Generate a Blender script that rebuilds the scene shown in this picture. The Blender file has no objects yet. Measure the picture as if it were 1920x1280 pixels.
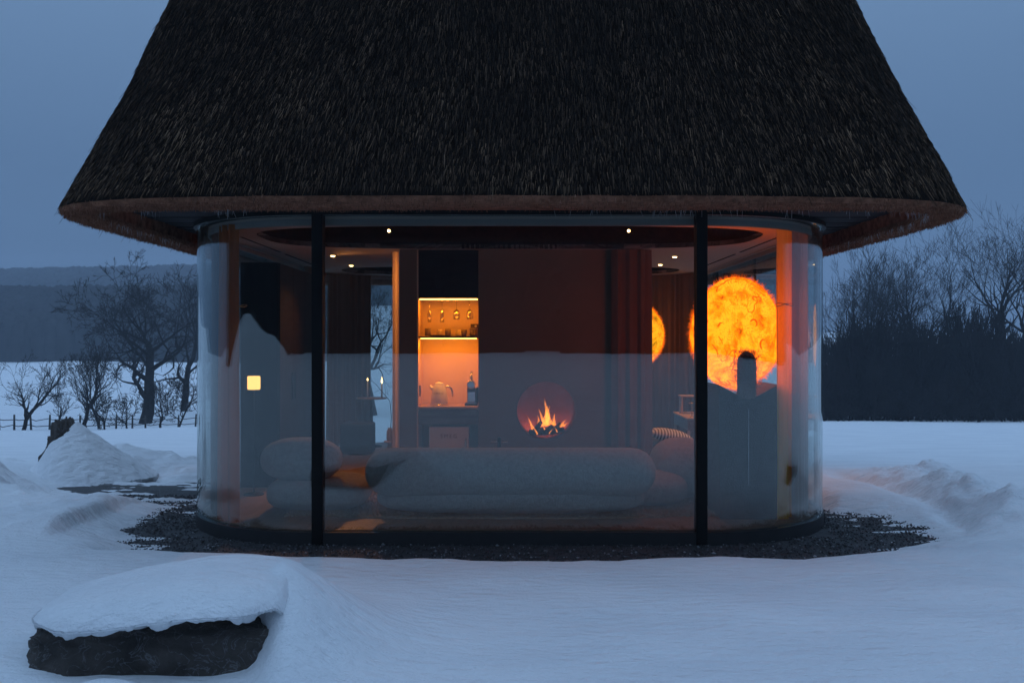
import bpy, bmesh, math, random
import numpy as np
from mathutils import Vector, Matrix, noise

random.seed(7)
rng = np.random.default_rng(7)
scene = bpy.context.scene
COL = scene.collection
R = math.radians

# ------------------------------------------------------------------ camera
CAM_H = 1.65
cam_data = bpy.data.cameras.new('camera')
cam = bpy.data.objects.new('camera', cam_data)
COL.objects.link(cam)
cam.location = (0, -8.0, CAM_H)
cam.rotation_euler = (R(90), 0, 0)
cam_data.sensor_width = 36
cam_data.lens = 34.5
cam_data.clip_start = 0.05
cam_data.clip_end = 3000
scene.camera = cam

# ------------------------------------------------------------------ world
SUN_ROT = R(200)
world = bpy.data.worlds.new('World')
scene.world = world
world.use_nodes = True
wn, wl = world.node_tree.nodes, world.node_tree.links
wn.clear()
w_out = wn.new('ShaderNodeOutputWorld')
w_add = wn.new('ShaderNodeAddShader')
w_bg = wn.new('ShaderNodeBackground')
w_sky = wn.new('ShaderNodeTexSky')
w_sky.sky_type = 'NISHITA'
w_sky.sun_disc = False
w_sky.sun_elevation = R(4)
w_sky.sun_rotation = SUN_ROT
w_sky.air_density = 2.0
w_sky.dust_density = 0.3
w_sky.ozone_density = 6.0
w_bg.inputs['Strength'].default_value = 0.003
wl.new(w_sky.outputs['Color'], w_bg.inputs['Color'])
# overcast dusk: the same blue everywhere, brighter towards the zenith
w_tc = wn.new('ShaderNodeTexCoord')
w_sep = wn.new('ShaderNodeSeparateXYZ')
w_map = wn.new('ShaderNodeMapRange')
w_map.inputs['From Min'].default_value = 0.0
w_map.inputs['From Max'].default_value = 1.0
w_ramp = wn.new('ShaderNodeValToRGB')
w_ramp.color_ramp.elements[0].color = (0.048, 0.090, 0.170, 1)
w_ramp.color_ramp.elements[1].color = (0.50, 0.78, 1.20, 1)
e = w_ramp.color_ramp.elements.new(0.34)
e.color = (0.143, 0.248, 0.424, 1)
e = w_ramp.color_ramp.elements.new(0.17)
e.color = (0.088, 0.160, 0.290, 1)
w_bg2 = wn.new('ShaderNodeBackground')
w_bg2.inputs['Strength'].default_value = 0.97
wl.new(w_tc.outputs['Generated'], w_sep.inputs[0])
wl.new(w_sep.outputs['Z'], w_map.inputs['Value'])
wl.new(w_map.outputs[0], w_ramp.inputs['Fac'])
wl.new(w_ramp.outputs['Color'], w_bg2.inputs['Color'])
wl.new(w_bg.outputs[0], w_add.inputs[0])
wl.new(w_bg2.outputs[0], w_add.inputs[1])
wl.new(w_add.outputs[0], w_out.inputs['Surface'])

# the last light of an overcast dusk: very weak and very soft
sun_d = bpy.data.lights.new('sun', 'SUN')
sun_d.energy = 0.06
sun_d.angle = R(40)
sun_d.color = (0.75, 0.86, 1.0)
sun = bpy.data.objects.new('sun', sun_d)
COL.objects.link(sun)
sun.rotation_euler = (R(48), 0, R(-20))

scene.view_settings.view_transform = 'Standard'
scene.view_settings.look = 'None'
scene.view_settings.exposure = 0
scene.view_settings.gamma = 1
scene.view_settings.use_curve_mapping = False
scene.cycles.use_denoising = True
scene.cycles.max_bounces = 8
scene.cycles.diffuse_bounces = 4
scene.cycles.glossy_bounces = 4
scene.cycles.transmission_bounces = 6
scene.cycles.transparent_max_bounces = 16
scene.cycles.volume_bounces = 1
scene.cycles.caustics_reflective = False
scene.cycles.caustics_refractive = False
scene.cycles.sample_clamp_indirect = 4.0

# ------------------------------------------------------------------ helpers
def link(o, parent=None):
    COL.objects.link(o)
    if parent is not None:
        o.parent = parent
    return o

def tag(o, label=None, cat=None, group=None, kind=None):
    if label: o['label'] = label
    if cat: o['category'] = cat
    if group: o['group'] = group
    if kind: o['kind'] = kind
    return o

def thing(name, label, cat, loc=(0, 0, 0), rz=0.0, group=None):
    o = bpy.data.objects.new(name, None)
    o.empty_display_size = 0.1
    link(o)
    o.location = loc
    o.rotation_euler = (0, 0, rz)
    return tag(o, label, cat, group)

def obj_bm(name, bm, mat, parent=None, smooth=False):
    me = bpy.data.meshes.new(name)
    bmesh.ops.recalc_face_normals(bm, faces=bm.faces[:])
    bm.to_mesh(me)
    bm.free()
    if smooth:
        me.shade_smooth()
    me.materials.append(mat)
    return link(bpy.data.objects.new(name, me), parent)

def obj_np(name, V, F, mat, parent=None, smooth=False, attr=None):
    """F: (n,3) or (n,4) int array"""
    me = bpy.data.meshes.new(name)
    V = np.asarray(V, dtype=np.float32)
    F = np.asarray(F, dtype=np.int32)
    k = F.shape[1]
    me.vertices.add(len(V))
    me.vertices.foreach_set('co', V.ravel())
    me.loops.add(F.size)
    me.loops.foreach_set('vertex_index', F.ravel())
    me.polygons.add(len(F))
    me.polygons.foreach_set('loop_start', np.arange(0, F.size, k, dtype=np.int32))
    if attr is not None:
        for nm, arr in attr.items():
            a = me.attributes.new(nm, 'FLOAT', 'POINT')
            a.data.foreach_set('value', np.asarray(arr, dtype=np.float32))
    me.update(calc_edges=True)
    me.validate()
    if smooth:
        me.shade_smooth()
    me.materials.append(mat)
    return link(bpy.data.objects.new(name, me), parent)

def bx(bm, x0, x1, y0, y1, z0, z1, bev=0.0, seg=2):
    t = bmesh.new()
    bmesh.ops.create_cube(t, size=1)
    for v in t.verts:
        v.co = Vector(((x0 + x1) / 2 + v.co.x * (x1 - x0), (y0 + y1) / 2 + v.co.y * (y1 - y0), (z0 + z1) / 2 + v.co.z * (z1 - z0)))
    if bev > 0:
        bmesh.ops.bevel(t, geom=t.edges[:], offset=bev, segments=seg, profile=0.5, affect='EDGES')
    me = bpy.data.meshes.new('t')
    t.to_mesh(me); t.free()
    bm.from_mesh(me)
    bpy.data.meshes.remove(me)

def box(name, x0, x1, y0, y1, z0, z1, mat, parent=None, bev=0.0, seg=2, smooth=False):
    bm = bmesh.new()
    bx(bm, x0, x1, y0, y1, z0, z1, bev, seg)
    return obj_bm(name, bm, mat, parent, smooth)

def lathe_bm(bm, prof, seg=24, c=(0, 0, 0), axis='Z', sx=1.0, sy=1.0, caps=True):
    rings = []
    for r, z in prof:
        ring = []
        for i in range(seg):
            a = 2 * math.pi * i / seg
            p = Vector((r * math.cos(a) * sx, r * math.sin(a) * sy, z))
            if axis == 'X': p = Vector((p.z, p.x, p.y))
            if axis == 'Y': p = Vector((p.x, p.z, p.y))
            ring.append(bm.verts.new(p + Vector(c)))
        rings.append(ring)
    for a, b in zip(rings[:-1], rings[1:]):
        for i in range(seg):
            bm.faces.new((a[i], a[(i + 1) % seg], b[(i + 1) % seg], b[i]))
    if caps and prof[0][0] > 1e-5: bm.faces.new(rings[0])
    if caps and prof[-1][0] > 1e-5: bm.faces.new(rings[-1])
    bmesh.ops.remove_doubles(bm, verts=bm.verts[:], dist=1e-6)

def lathe(name, prof, mat, parent=None, seg=24, c=(0, 0, 0), axis='Z', sx=1.0, sy=1.0, smooth=True, caps=True):
    bm = bmesh.new()
    lathe_bm(bm, prof, seg, c, axis, sx, sy, caps)
    return obj_bm(name, bm, mat, parent, smooth)

def tube_bm(bm, pts, rad, seg=8):
    pts = [Vector(p) for p in pts]
    rings = []
    for i, p in enumerate(pts):
        d = (pts[min(i + 1, len(pts) - 1)] - pts[max(i - 1, 0)]).normalized()
        u = d.orthogonal().normalized() if i == 0 else (u - d * u.dot(d)).normalized()
        w = d.cross(u)
        r = rad[i] if isinstance(rad, (list, tuple)) else rad
        rings.append([bm.verts.new(p + (u * math.cos(2 * math.pi * k / seg) + w * math.sin(2 * math.pi * k / seg)) * r) for k in range(seg)])
    for a, b in zip(rings[:-1], rings[1:]):
        for i in range(seg):
            bm.faces.new((a[i], a[(i + 1) % seg], b[(i + 1) % seg], b[i]))
    bm.faces.new(rings[0]); bm.faces.new(rings[-1])

def tube(name, pts, rad, mat, parent=None, seg=8, smooth=True):
    bm = bmesh.new()
    tube_bm(bm, pts, rad, seg)
    return obj_bm(name, bm, mat, parent, smooth)

def slab(name, outlines, z0, z1, mat, parent=None, matrix=None):
    """flat plate with holes: outlines[0] is the rim, the others are holes"""
    cu = bpy.data.curves.new('c', 'CURVE')
    cu.dimensions = '2D'
    cu.fill_mode = 'BOTH'
    cu.extrude = (z1 - z0) / 2
    for o in outlines:
        s = cu.splines.new('POLY')
        s.points.add(len(o) - 1)
        for p, q in zip(s.points, o):
            p.co = (q[0], q[1], 0, 1)
        s.use_cyclic_u = True
    t = bpy.data.objects.new('t', cu)
    COL.objects.link(t)
    dg = bpy.context.evaluated_depsgraph_get()
    me = bpy.data.meshes.new_from_object(t.evaluated_get(dg))
    bpy.data.objects.remove(t)
    bpy.data.curves.remove(cu)
    me.transform(Matrix.Translation((0, 0, (z0 + z1) / 2)))
    if matrix is not None:
        me.transform(matrix)
    me.materials.clear()
    me.materials.append(mat)
    me.name = name
    return link(bpy.data.objects.new(name, me), parent)

def vnoise(x, y, seed=0, oct=4, rough=0.5):
    """cheap vectorised value noise"""
    out = np.zeros_like(x, dtype=float); amp = 1.0; tot = 0
    for o in range(oct):
        xi = np.floor(x).astype(np.int64); yi = np.floor(y).astype(np.int64)
        fx = x - xi; fy = y - yi
        fx = fx * fx * (3 - 2 * fx); fy = fy * fy * (3 - 2 * fy)
        def h(a, b):
            n = (a * 374761393 + b * 668265263 + (seed + o * 101) * 1274126177) & 0xFFFFFFFF
            n = ((n ^ (n >> 13)) * 1103515245) & 0xFFFFFFFF
            n = n ^ (n >> 16)
            return (n & 0xFFFF) / 65535.0 * 2 - 1
        v = (h(xi, yi) * (1 - fx) + h(xi + 1, yi) * fx) * (1 - fy) + (h(xi, yi + 1) * (1 - fx) + h(xi + 1, yi + 1) * fx) * fy
        out += v * amp; tot += amp; amp *= rough
        x = x * 2.03 + 11.3; y = y * 2.03 + 7.1
    return out / tot

def sstep(a, b, x):
    t = np.clip((x - a) / (b - a), 0, 1)
    return t * t * (3 - 2 * t)

# ------------------------------------------------------------------ materials
def M(name, color=(0.5, 0.5, 0.5), rough=0.6, metal=0.0, spec=0.5, noise_s=None, var=0.15, bump=0.0, bump_s=None,
      stretch=(1, 1, 1), emit=None, estr=0.0, sheen=0.0, attr=None, attr_cols=None):
    m = bpy.data.materials.new(name)
    m.use_nodes = True
    n, l = m.node_tree.nodes, m.node_tree.links
    p = n['Principled BSDF']
    p.inputs['Base Color'].default_value = (*color, 1)
    p.inputs['Roughness'].default_value = rough
    p.inputs['Metallic'].default_value = metal
    p.inputs['Specular IOR Level'].default_value = spec
    if sheen: p.inputs['Sheen Weight'].default_value = sheen
    tc = n.new('ShaderNodeTexCoord'); mp = n.new('ShaderNodeMapping')
    mp.inputs['Scale'].default_value = stretch
    l.new(tc.outputs['Object'], mp.inputs['Vector'])
    if noise_s:
        t = n.new('ShaderNodeTexNoise'); t.inputs['Scale'].default_value = noise_s
        t.inputs['Detail'].default_value = 5; t.inputs['Roughness'].default_value = 0.6
        l.new(mp.outputs[0], t.inputs['Vector'])
        r = n.new('ShaderNodeValToRGB')
        r.color_ramp.elements[0].position = 0.3; r.color_ramp.elements[1].position = 0.7
        r.color_ramp.elements[0].color = (*[c * (1 - var) for c in color], 1)
        r.color_ramp.elements[1].color = (*[min(1, c * (1 + var)) for c in color], 1)
        l.new(t.outputs['Fac'], r.inputs['Fac'])
        l.new(r.outputs['Color'], p.inputs['Base Color'])
    if attr:
        a = n.new('ShaderNodeAttribute'); a.attribute_name = attr
        r = n.new('ShaderNodeValToRGB')
        els = r.color_ramp.elements
        els[0].position, els[0].color = attr_cols[0][0], (*attr_cols[0][1], 1)
        els[1].position, els[1].color = attr_cols[-1][0], (*attr_cols[-1][1], 1)
        for pos, c in attr_cols[1:-1]:
            q = els.new(pos); q.color = (*c, 1)
        l.new(a.outputs['Fac'], r.inputs['Fac'])
        l.new(r.outputs['Color'], p.inputs['Base Color'])
    if bump:
        t2 = n.new('ShaderNodeTexNoise'); t2.inputs['Scale'].default_value = bump_s or 40
        t2.inputs['Detail'].default_value = 6; t2.inputs['Roughness'].default_value = 0.65
        l.new(mp.outputs[0], t2.inputs['Vector'])
        b = n.new('ShaderNodeBump'); b.inputs['Strength'].default_value = 1.0
        b.inputs['Distance'].default_value = bump
        l.new(t2.outputs['Fac'], b.inputs['Height'])
        l.new(b.outputs[0], p.inputs['Normal'])
    if emit:
        p.inputs['Emission Color'].default_value = (*emit, 1)
        p.inputs['Emission Strength'].default_value = estr
    return m

def mat_glass(name, f0=0.078, tint=(0.86, 0.885, 0.88)):
    """thin sealed-unit glass: reflects by angle, lets the rest straight through"""
    m = bpy.data.materials.new(name); m.use_nodes = True
    n, l = m.node_tree.nodes, m.node_tree.links
    n.clear()
    out = n.new('ShaderNodeOutputMaterial'); mix = n.new('ShaderNodeMixShader')
    tr = n.new('ShaderNodeBsdfTransparent'); gl = n.new('ShaderNodeBsdfGlossy')
    tr.inputs['Color'].default_value = (*tint, 1)
    gl.inputs['Roughness'].default_value = 0.0
    gl.inputs['Color'].default_value = (0.96, 1.0, 0.99, 1)
    lw = n.new('ShaderNodeLayerWeight'); lw.inputs['Blend'].default_value = 0.5
    pw = n.new('ShaderNodeMath'); pw.operation = 'POWER'; pw.inputs[1].default_value = 3.5
    ma = n.new('ShaderNodeMath'); ma.operation = 'MULTIPLY_ADD'
    ma.inputs[1].default_value = 0.9 - f0; ma.inputs[2].default_value = f0
    l.new(lw.outputs['Facing'], pw.inputs[0]); l.new(pw.outputs[0], ma.inputs[0])
    l.new(ma.outputs[0], mix.inputs['Fac']); l.new(tr.outputs[0], mix.inputs[1]); l.new(gl.outputs[0], mix.inputs[2])
    l.new(mix.outputs[0], out.inputs['Surface'])
    return m

def mat_cloth(name, color, transl=0.35, bump_s=90, bump=0.002):
    m = M(name, color, rough=0.9, spec=0.1, noise_s=6, var=0.08, bump=bump, bump_s=bump_s)
    n, l = m.node_tree.nodes, m.node_tree.links
    t = n.new('ShaderNodeBsdfTranslucent'); t.inputs['Color'].default_value = (*color, 1)
    mix = n.new('ShaderNodeMixShader'); mix.inputs['Fac'].default_value = transl
    l.new(n['Principled BSDF'].outputs[0], mix.inputs[1]); l.new(t.outputs[0], mix.inputs[2])
    l.new(mix.outputs[0], n['Material Output'].inputs['Surface'])
    return m

def mat_emit(name, color, strength):
    m = bpy.data.materials.new(name); m.use_nodes = True
    n, l = m.node_tree.nodes, m.node_tree.links
    n.clear()
    out = n.new('ShaderNodeOutputMaterial'); em = n.new('ShaderNodeEmission')
    em.inputs['Color'].default_value = (*color, 1); em.inputs['Strength'].default_value = strength
    l.new(em.outputs[0], out.inputs['Surface'])
    return m

def mat_snow(name, color=(0.84, 0.86, 0.885)):
    m = M(name, color, rough=0.75, spec=0.25)
    n, l = m.node_tree.nodes, m.node_tree.links
    p = n['Principled BSDF']
    tc = n.new('ShaderNodeTexCoord')
    a = n.new('ShaderNodeTexNoise'); a.inputs['Scale'].default_value = 0.9; a.inputs['Detail'].default_value = 5
    b = n.new('ShaderNodeTexNoise'); b.inputs['Scale'].default_value = 55; b.inputs['Detail'].default_value = 4
    c = n.new('ShaderNodeTexNoise'); c.inputs['Scale'].default_value = 7; c.inputs['Detail'].default_value = 6
    mp = n.new('ShaderNodeMapping'); mp.inputs['Scale'].default_value = (1, 2.2, 1)
    l.new(tc.outputs['Object'], mp.inputs[0])
    for t in (a, b, c): l.new(mp.outputs[0], t.inputs['Vector'])
    r = n.new('ShaderNodeValToRGB')
    r.color_ramp.elements[0].position = 0.25; r.color_ramp.elements[1].position = 0.75
    r.color_ramp.elements[0].color = (color[0] * 0.86, color[1] * 0.87, color[2] * 0.885, 1)
    r.color_ramp.elements[1].color = (*color, 1)
    l.new(a.outputs['Fac'], r.inputs['Fac']); l.new(r.outputs['Color'], p.inputs['Base Color'])
    s = n.new('ShaderNodeMath'); s.operation = 'MULTIPLY_ADD'; s.inputs[1].default_value = 0.25
    l.new(b.outputs['Fac'], s.inputs[0]); l.new(c.outputs['Fac'], s.inputs[2])
    bu = n.new('ShaderNodeBump'); bu.inputs['Distance'].default_value = 0.045; bu.inputs['Strength'].default_value = 1.0
    l.new(s.outputs[0], bu.inputs['Height']); l.new(bu.outputs[0], p.inputs['Normal'])
    return m

m_snow = mat_snow('snow')
m_gravel = M('gravel', (0.045, 0.045, 0.048), rough=0.7, noise_s=60, var=0.6, bump=0.02, bump_s=45)
m_pebble = M('pebbles', rough=0.65, attr='tint', attr_cols=[(0, (0.02, 0.02, 0.023)), (0.8, (0.07, 0.07, 0.075)), (1, (0.32, 0.32, 0.33))])
m_rock = M('dark rock', (0.060, 0.050, 0.044), rough=0.85, noise_s=5, var=0.6, bump=0.06, bump_s=9)
_n, _l = m_rock.node_tree.nodes, m_rock.node_tree.links          # thin frost lines in the cracks
_f = _n.new('ShaderNodeTexNoise'); _f.inputs['Scale'].default_value = 9; _f.inputs['Detail'].default_value = 8; _f.inputs['Distortion'].default_value = 1.2
_g = _n.new('ShaderNodeValToRGB'); _g.color_ramp.elements[0].position = 0.485; _g.color_ramp.elements[1].position = 0.515
_g.color_ramp.elements[0].color = (0, 0, 0, 1); _g.color_ramp.elements[1].color = (0, 0, 0, 1)
_q = _g.color_ramp.elements.new(0.5); _q.color = (0.38, 0.38, 0.38, 1)
_tc = _n.new('ShaderNodeTexCoord'); _l.new(_tc.outputs['Object'], _f.inputs['Vector']); _l.new(_f.outputs['Fac'], _g.inputs['Fac'])
_m = _n.new('ShaderNodeMixRGB'); _m.inputs['Color2'].default_value = (0.30, 0.31, 0.33, 1)
_src = _n['Principled BSDF'].inputs['Base Color'].links[0].from_socket
_l.new(_src, _m.inputs['Color1']); _l.new(_g.outputs['Color'], _m.inputs['Fac']); _l.new(_m.outputs[0], _n['Principled BSDF'].inputs['Base Color'])
m_thatch_core = M('thatch under the reeds', (0.012, 0.008, 0.006), rough=1.0, spec=0.05, noise_s=20, var=0.4, bump=0.03, bump_s=60, stretch=(1, 1, 0.2))
m_reed = M('weathered reed', rough=0.85, spec=0.15, attr='tint', attr_cols=[(0, (0.012, 0.008, 0.006)), (0.4, (0.040, 0.025, 0.017)), (0.75, (0.16, 0.100, 0.062)), (1, (0.30, 0.19, 0.115))])
m_reed_cut = M('cut reed ends', rough=0.9, spec=0.1, attr='tint', attr_cols=[(0, (0.12, 0.055, 0.033)), (0.6, (0.30, 0.14, 0.085)), (1, (0.46, 0.27, 0.18))])
m_reed_cut_core = M('cut reed face', (0.25, 0.115, 0.070), rough=1.0, spec=0.05, noise_s=14, var=0.5, bump=0.02, bump_s=120)
m_wisp = M('pale stray reed', (0.40, 0.40, 0.40), rough=0.8)
m_soffit = M('dark stained soffit boards', (0.020, 0.016, 0.018), spec=0.15, rough=0.8, noise_s=3, var=0.35, bump=0.002, bump_s=30, stretch=(1, 14, 14))
m_black = M('black steel', (0.006, 0.006, 0.006), rough=0.6, spec=0.12, noise_s=8, var=0.2)
m_plinth = M('black plinth', (0.012, 0.012, 0.014), rough=0.6, noise_s=10, var=0.3)
m_glass = mat_glass('window glass')
m_glass_side = mat_glass('side window glass', 0.05, (0.88, 0.92, 0.92))
m_plaster = M('warm plaster', (0.165, 0.125, 0.085), rough=0.85, noise_s=1.6, var=0.10, bump=0.003, bump_s=14)
m_ceiling = M('ceiling plaster', (0.42, 0.34, 0.29), rough=0.8, noise_s=2, var=0.05, bump=0.0015, bump_s=20)
m_darkwood = M('dark wood', (0.016, 0.010, 0.008), spec=0.15, rough=0.75, noise_s=3, var=0.4, stretch=(1, 1, 9))
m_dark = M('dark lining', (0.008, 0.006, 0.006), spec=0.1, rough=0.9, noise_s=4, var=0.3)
m_floor = M('oak floor', (0.20, 0.125, 0.08), rough=0.45, noise_s=3, var=0.3, stretch=(9, 1, 1))
m_oak = M('oak', (0.42, 0.28, 0.17), rough=0.5, noise_s=4, var=0.2, stretch=(1, 8, 8))
m_niche = M('niche lining', (0.62, 0.44, 0.28), rough=0.6, noise_s=3, var=0.06)
m_walnut = M('walnut front', (0.10, 0.07, 0.055), rough=0.5, noise_s=3, var=0.3, stretch=(1, 6, 6))
m_boucle = M('white boucle', (0.40, 0.38, 0.36), rough=1.0, spec=0.1, noise_s=30, var=0.15, bump=0.02, bump_s=70, sheen=0.3)
m_rug = M('shaggy rug', (0.48, 0.36, 0.25), rough=1.0, spec=0.05, noise_s=40, var=0.35, bump=0.03, bump_s=60)
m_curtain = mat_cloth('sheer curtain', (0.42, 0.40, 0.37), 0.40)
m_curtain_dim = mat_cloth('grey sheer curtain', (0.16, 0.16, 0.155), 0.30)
m_curtain_brown = mat_cloth('brown curtain', (0.17, 0.105, 0.075), 0.12)
m_curtain_lamptint = mat_cloth('lamp-tinted curtain', (0.85, 0.60, 0.14), 0.6)  # the lamp's orange light through pale cloth is put into this base colour
m_curtain_pale = mat_cloth('cream curtain', (0.70, 0.50, 0.36), 0.6)
m_felt = M('dark grey felt', (0.055, 0.055, 0.06), rough=1.0, spec=0.1, noise_s=20, var=0.2, bump=0.004, bump_s=90)
m_white = M('white enamel', (0.72, 0.70, 0.66), rough=0.25, noise_s=5, var=0.03)
m_chrome = M('steel', (0.60, 0.60, 0.62), rough=0.2, metal=1.0)
m_brass = M('brass', (0.75, 0.50, 0.22), rough=0.25, metal=1.0, noise_s=9, var=0.1)
m_clay = M('dark stoneware', (0.12, 0.075, 0.05), rough=0.7, noise_s=14, var=0.25)
m_stone_cup = M('pale stoneware', (0.38, 0.29, 0.22), rough=0.7, noise_s=14, var=0.15)
m_log = M('charred log', (0.035, 0.020, 0.014), rough=0.9, noise_s=18, var=0.7, bump=0.01, bump_s=30)
m_firebox = M('firebox steel', (0.16, 0.055, 0.050), rough=0.9, noise_s=4, var=0.3, spec=0.1)
m_bark = M('bare bark', (0.028, 0.025, 0.024), rough=0.95, spec=0.1, noise_s=3, var=0.4)
m_wood_far = M('far bare wood', (0.027, 0.026, 0.027), rough=1.0, spec=0.0, noise_s=0.4, var=0.35)
m_conifer = M('dark conifers', (0.010, 0.012, 0.010), rough=1.0, spec=0.0, noise_s=0.8, var=0.4)
m_fence = M('weathered fence wood', (0.055, 0.050, 0.045), rough=0.9, noise_s=6, var=0.3)
m_strip = mat_emit('warm light strip', (1.0, 0.40, 0.07), 14.0)
m_spot = mat_emit('warm spot glow', (1.0, 0.60, 0.22), 30.0)
m_candle_flame = mat_emit('candle flame', (1.0, 0.60, 0.18), 9.0)
m_wax = M('candle wax', (0.7, 0.62, 0.5), rough=0.5, noise_s=9, var=0.05)
m_logo = M('dark lettering', (0.16, 0.14, 0.13), rough=0.4)

# ------------------------------------------------------------------ ground
EXT_Y0, EXT_Y1 = -110, 520
def plan_gravel(x, y):
    """signed measure, below 0 inside the swept gravel bed round the house"""
    ax = np.where(x < 0, 3.22, 3.42); ex = np.where(x < 0, 2.7, 3.1)
    q = (np.abs(x / ax)) ** ex + (np.abs((y - 1.0) / 1.66)) ** ex
    a = (q ** (1 / ex) - 1) * 1.7
    b = np.maximum(np.abs(x) - 3.0, np.abs(y - 3.6) - 3.9)          # under the house
    right_cut = np.where(x > 2.6, (y - 1.15 - 0.25 * (3.6 - x)) * 0.5, -9)
    a = np.maximum(a, right_cut)
    d = np.minimum(a, b)
    return d

def ground_z(x, y):
    far = np.maximum(0, y - 3.0)
    z = 0.10 - 0.068 * far
    left = sstep(-4, -30, x)
    z = z - left * 0.011 * np.minimum(far, 70)
    # right: levels out below the wood.  left: valley, then a snowfield that climbs to a wooded hill
    zr = np.where(y > 68, 0.10 - 0.068 * 65 + 0.02 * (y - 68), z)
    zl = np.where(y > 68, z[...] * 0 + (0.10 - 0.079 * 65) + 0.0105 * (y - 68) + (10.5 + 1.2 * vnoise(x * 0.012, y * 0.004, 9, 3)) * sstep(225, 290, y) + (23 + 4 * vnoise(x * 0.006, y * 0.002, 10, 3)) * sstep(380, 560, y), z)
    z = zr * (1 - left) + zl * left
    # behind the camera the snow climbs a little
    z = z + 0.021 * np.clip(-6.5 - y, 0, 60)
    z = z + sstep(-1, 1, -np.abs(x) + 400) * 0
    near = np.exp(-((x) ** 2 + (y) ** 2) / 30.0 ** 2)
    z = z + 0.035 * vnoise(x * 0.35, y * 0.55, 3, 3) * (1 - 0.2 * near) * sstep(0, 1, np.hypot(x, y) / 3)
    z = z + 0.4 * vnoise(x * 0.03, y * 0.03, 5, 3) * sstep(12, 50, np.hypot(x, y)) * (0.5 + 0.5 * sstep(60, 120, np.abs(y)))
    return z

def bump_g(x, y, cx, cy, sx, sy, h, p=1.0, rot=0.0):
    c, s = math.cos(rot), math.sin(rot)
    u = ((x - cx) * c + (y - cy) * s) / sx
    v = (-(x - cx) * s + (y - cy) * c) / sy
    return h * np.exp(-(u * u + v * v) ** p)

def mound_t(u, v):
    v = v - 0.04
    wf = np.where(v < 0, 0.24 + 0.40 * sstep(0.44, 0.74, u), 0.56)
    return 0.425 * np.exp(-np.abs(v / wf) ** 2.2) * np.exp(-(np.maximum(0, u - 0.46) / 0.48) ** 2)

def snow_z(x, y):
    z = ground_z(x, y)
    n1 = vnoise(x * 1.3, y * 1.3, 11, 4)
    n2 = vnoise(x * 6, y * 6, 12, 4)
    z = z + 0.010 * n1 + 0.004 * n2
    # a trodden trench and the ridge thrown up beside it, curving past the right side
    xt = 3.78 + 0.10 * y + 0.12 * np.sin(y * 1.1) + 0.06 * n1
    wy = sstep(-0.1, 0.9, y) * sstep(5.2, 3.4, y)
    z = z - 0.085 * np.exp(-((x - xt) / 0.13) ** 2) * wy * (1 + 0.8 * n2)
    z = z + 0.15 * np.exp(-np.abs((x - xt - 0.50) / 0.36) ** 1.7) * wy * (1 + 0.9 * n1 + 0.7 * n2)
    z = z + bump_g(x, y, 4.95, 3.5, 0.5, 0.4, 0.13, 1.3) * (1 + 0.8 * n2)
    # rising snow bank out to the left, beyond the frame but mirrored in the corner glass
    z = z + bump_g(x, y, -17.5, -4.5, 5.0, 5.0, 1.9) + bump_g(x, y, -15.5, -13.0, 5.5, 7.0, 1.45)
    # rounded berm with a step down towards the gravel on the left
    xb = -3.72 + 0.10 * (y - 0.8) ** 2 + 0.10 * n1
    z = z + 0.11 * sstep(0.0, 0.13, xb - x) * np.exp(-np.maximum(0, xb - x) / 1.3) * sstep(-0.35, 0.15, y) * sstep(2.2, 1.3, y) * (1 + 0.3 * n2)
    z = z + 0.035 * vnoise(x * 0.9, y * 1.1, 15, 3) * sstep(0.5, -0.8, y) * sstep(0.9, 1.6, np.hypot(x + 1.7, y + 2.9))
    # banks and piles to the left
    z = z + bump_g(x, y, -6.0, 2.6, 0.95, 0.45, 0.32, 1.5) * (1 + 0.6 * n1 + 0.45 * n2)
    z = z + bump_g(x, y, -7.0, 3.3, 0.7, 0.7, 0.45, 1.4) * (1 + 0.6 * n1 + 0.4 * n2)
    z = z + bump_g(x, y, -5.1, 2.1, 0.8, 0.40, 0.20, 1.5) * (1 + 0.6 * n1 + 0.5 * n2)
    z = z + bump_g(x, y, -8.0, 5.6, 1.0, 0.7, 0.26, 1.5) * (1 + 0.7 * n1 + 0.4 * n2)
    z = z + bump_g(x, y, -5.45, 4.6, 1.0, 0.8, 0.28, 1.0) * (1 + 0.2 * n1)
    z = z + bump_g(x, y, -4.6, 5.35, 1.9, 0.32, 0.14, 1.5) * (1 + 0.7 * n1 + 0.5 * n2)
    # drift beside and behind the near boulder
    z = z + mound_t(x + 1.74, y + 2.92) * sstep(0.22, 0.54, x + 1.74)
    z = z - 0.07 * np.exp(-((x + 1.75) / 1.6) ** 2 - ((y + 3.6) / 0.8) ** 2) + bump_g(x, y, -1.86, -3.52, 0.20, 0.12, 0.075, 1.2)
    # snow thins out to nothing over the gravel bed
    d = plan_gravel(x, y) + 0.10 * vnoise(x * 1.6, y * 3.2, 21, 5, 0.6) + 0.05 * n1
    k = sstep(-0.03, 0.40, d)
    zz = z * k + (1 - k) * -0.035
    # tongues of thin wind-blown snow at the edge on the left and the right
    side = sstep(2.2, 3.0, np.abs(x)) * sstep(0.6, 0.0, np.abs(d + 0.15))
    zz = zz + side * (0.5 * 0.10 * (vnoise(x * 1.2, y * 7, 31, 4) + 0.15))
    # the icy drive on the left: thin streaked snow over dark ground
    dr = sstep(-6.1, -5.0, x + 0.35 * (y - 3.4)) * sstep(-2.7, -3.0, x) * sstep(1.5, 2.2, y + 0.2 * n1) * sstep(4.9, 4.5, y + 0.25 * n1)
    streak = -0.034 - 0.085 * np.maximum(0, y - 3.0) + 0.10 * vnoise(x * 1.3 + 0.8 * y, y * 9, 41, 5, 0.65)
    zz = zz * (1 - dr) + streak * dr
    return zz

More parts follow.
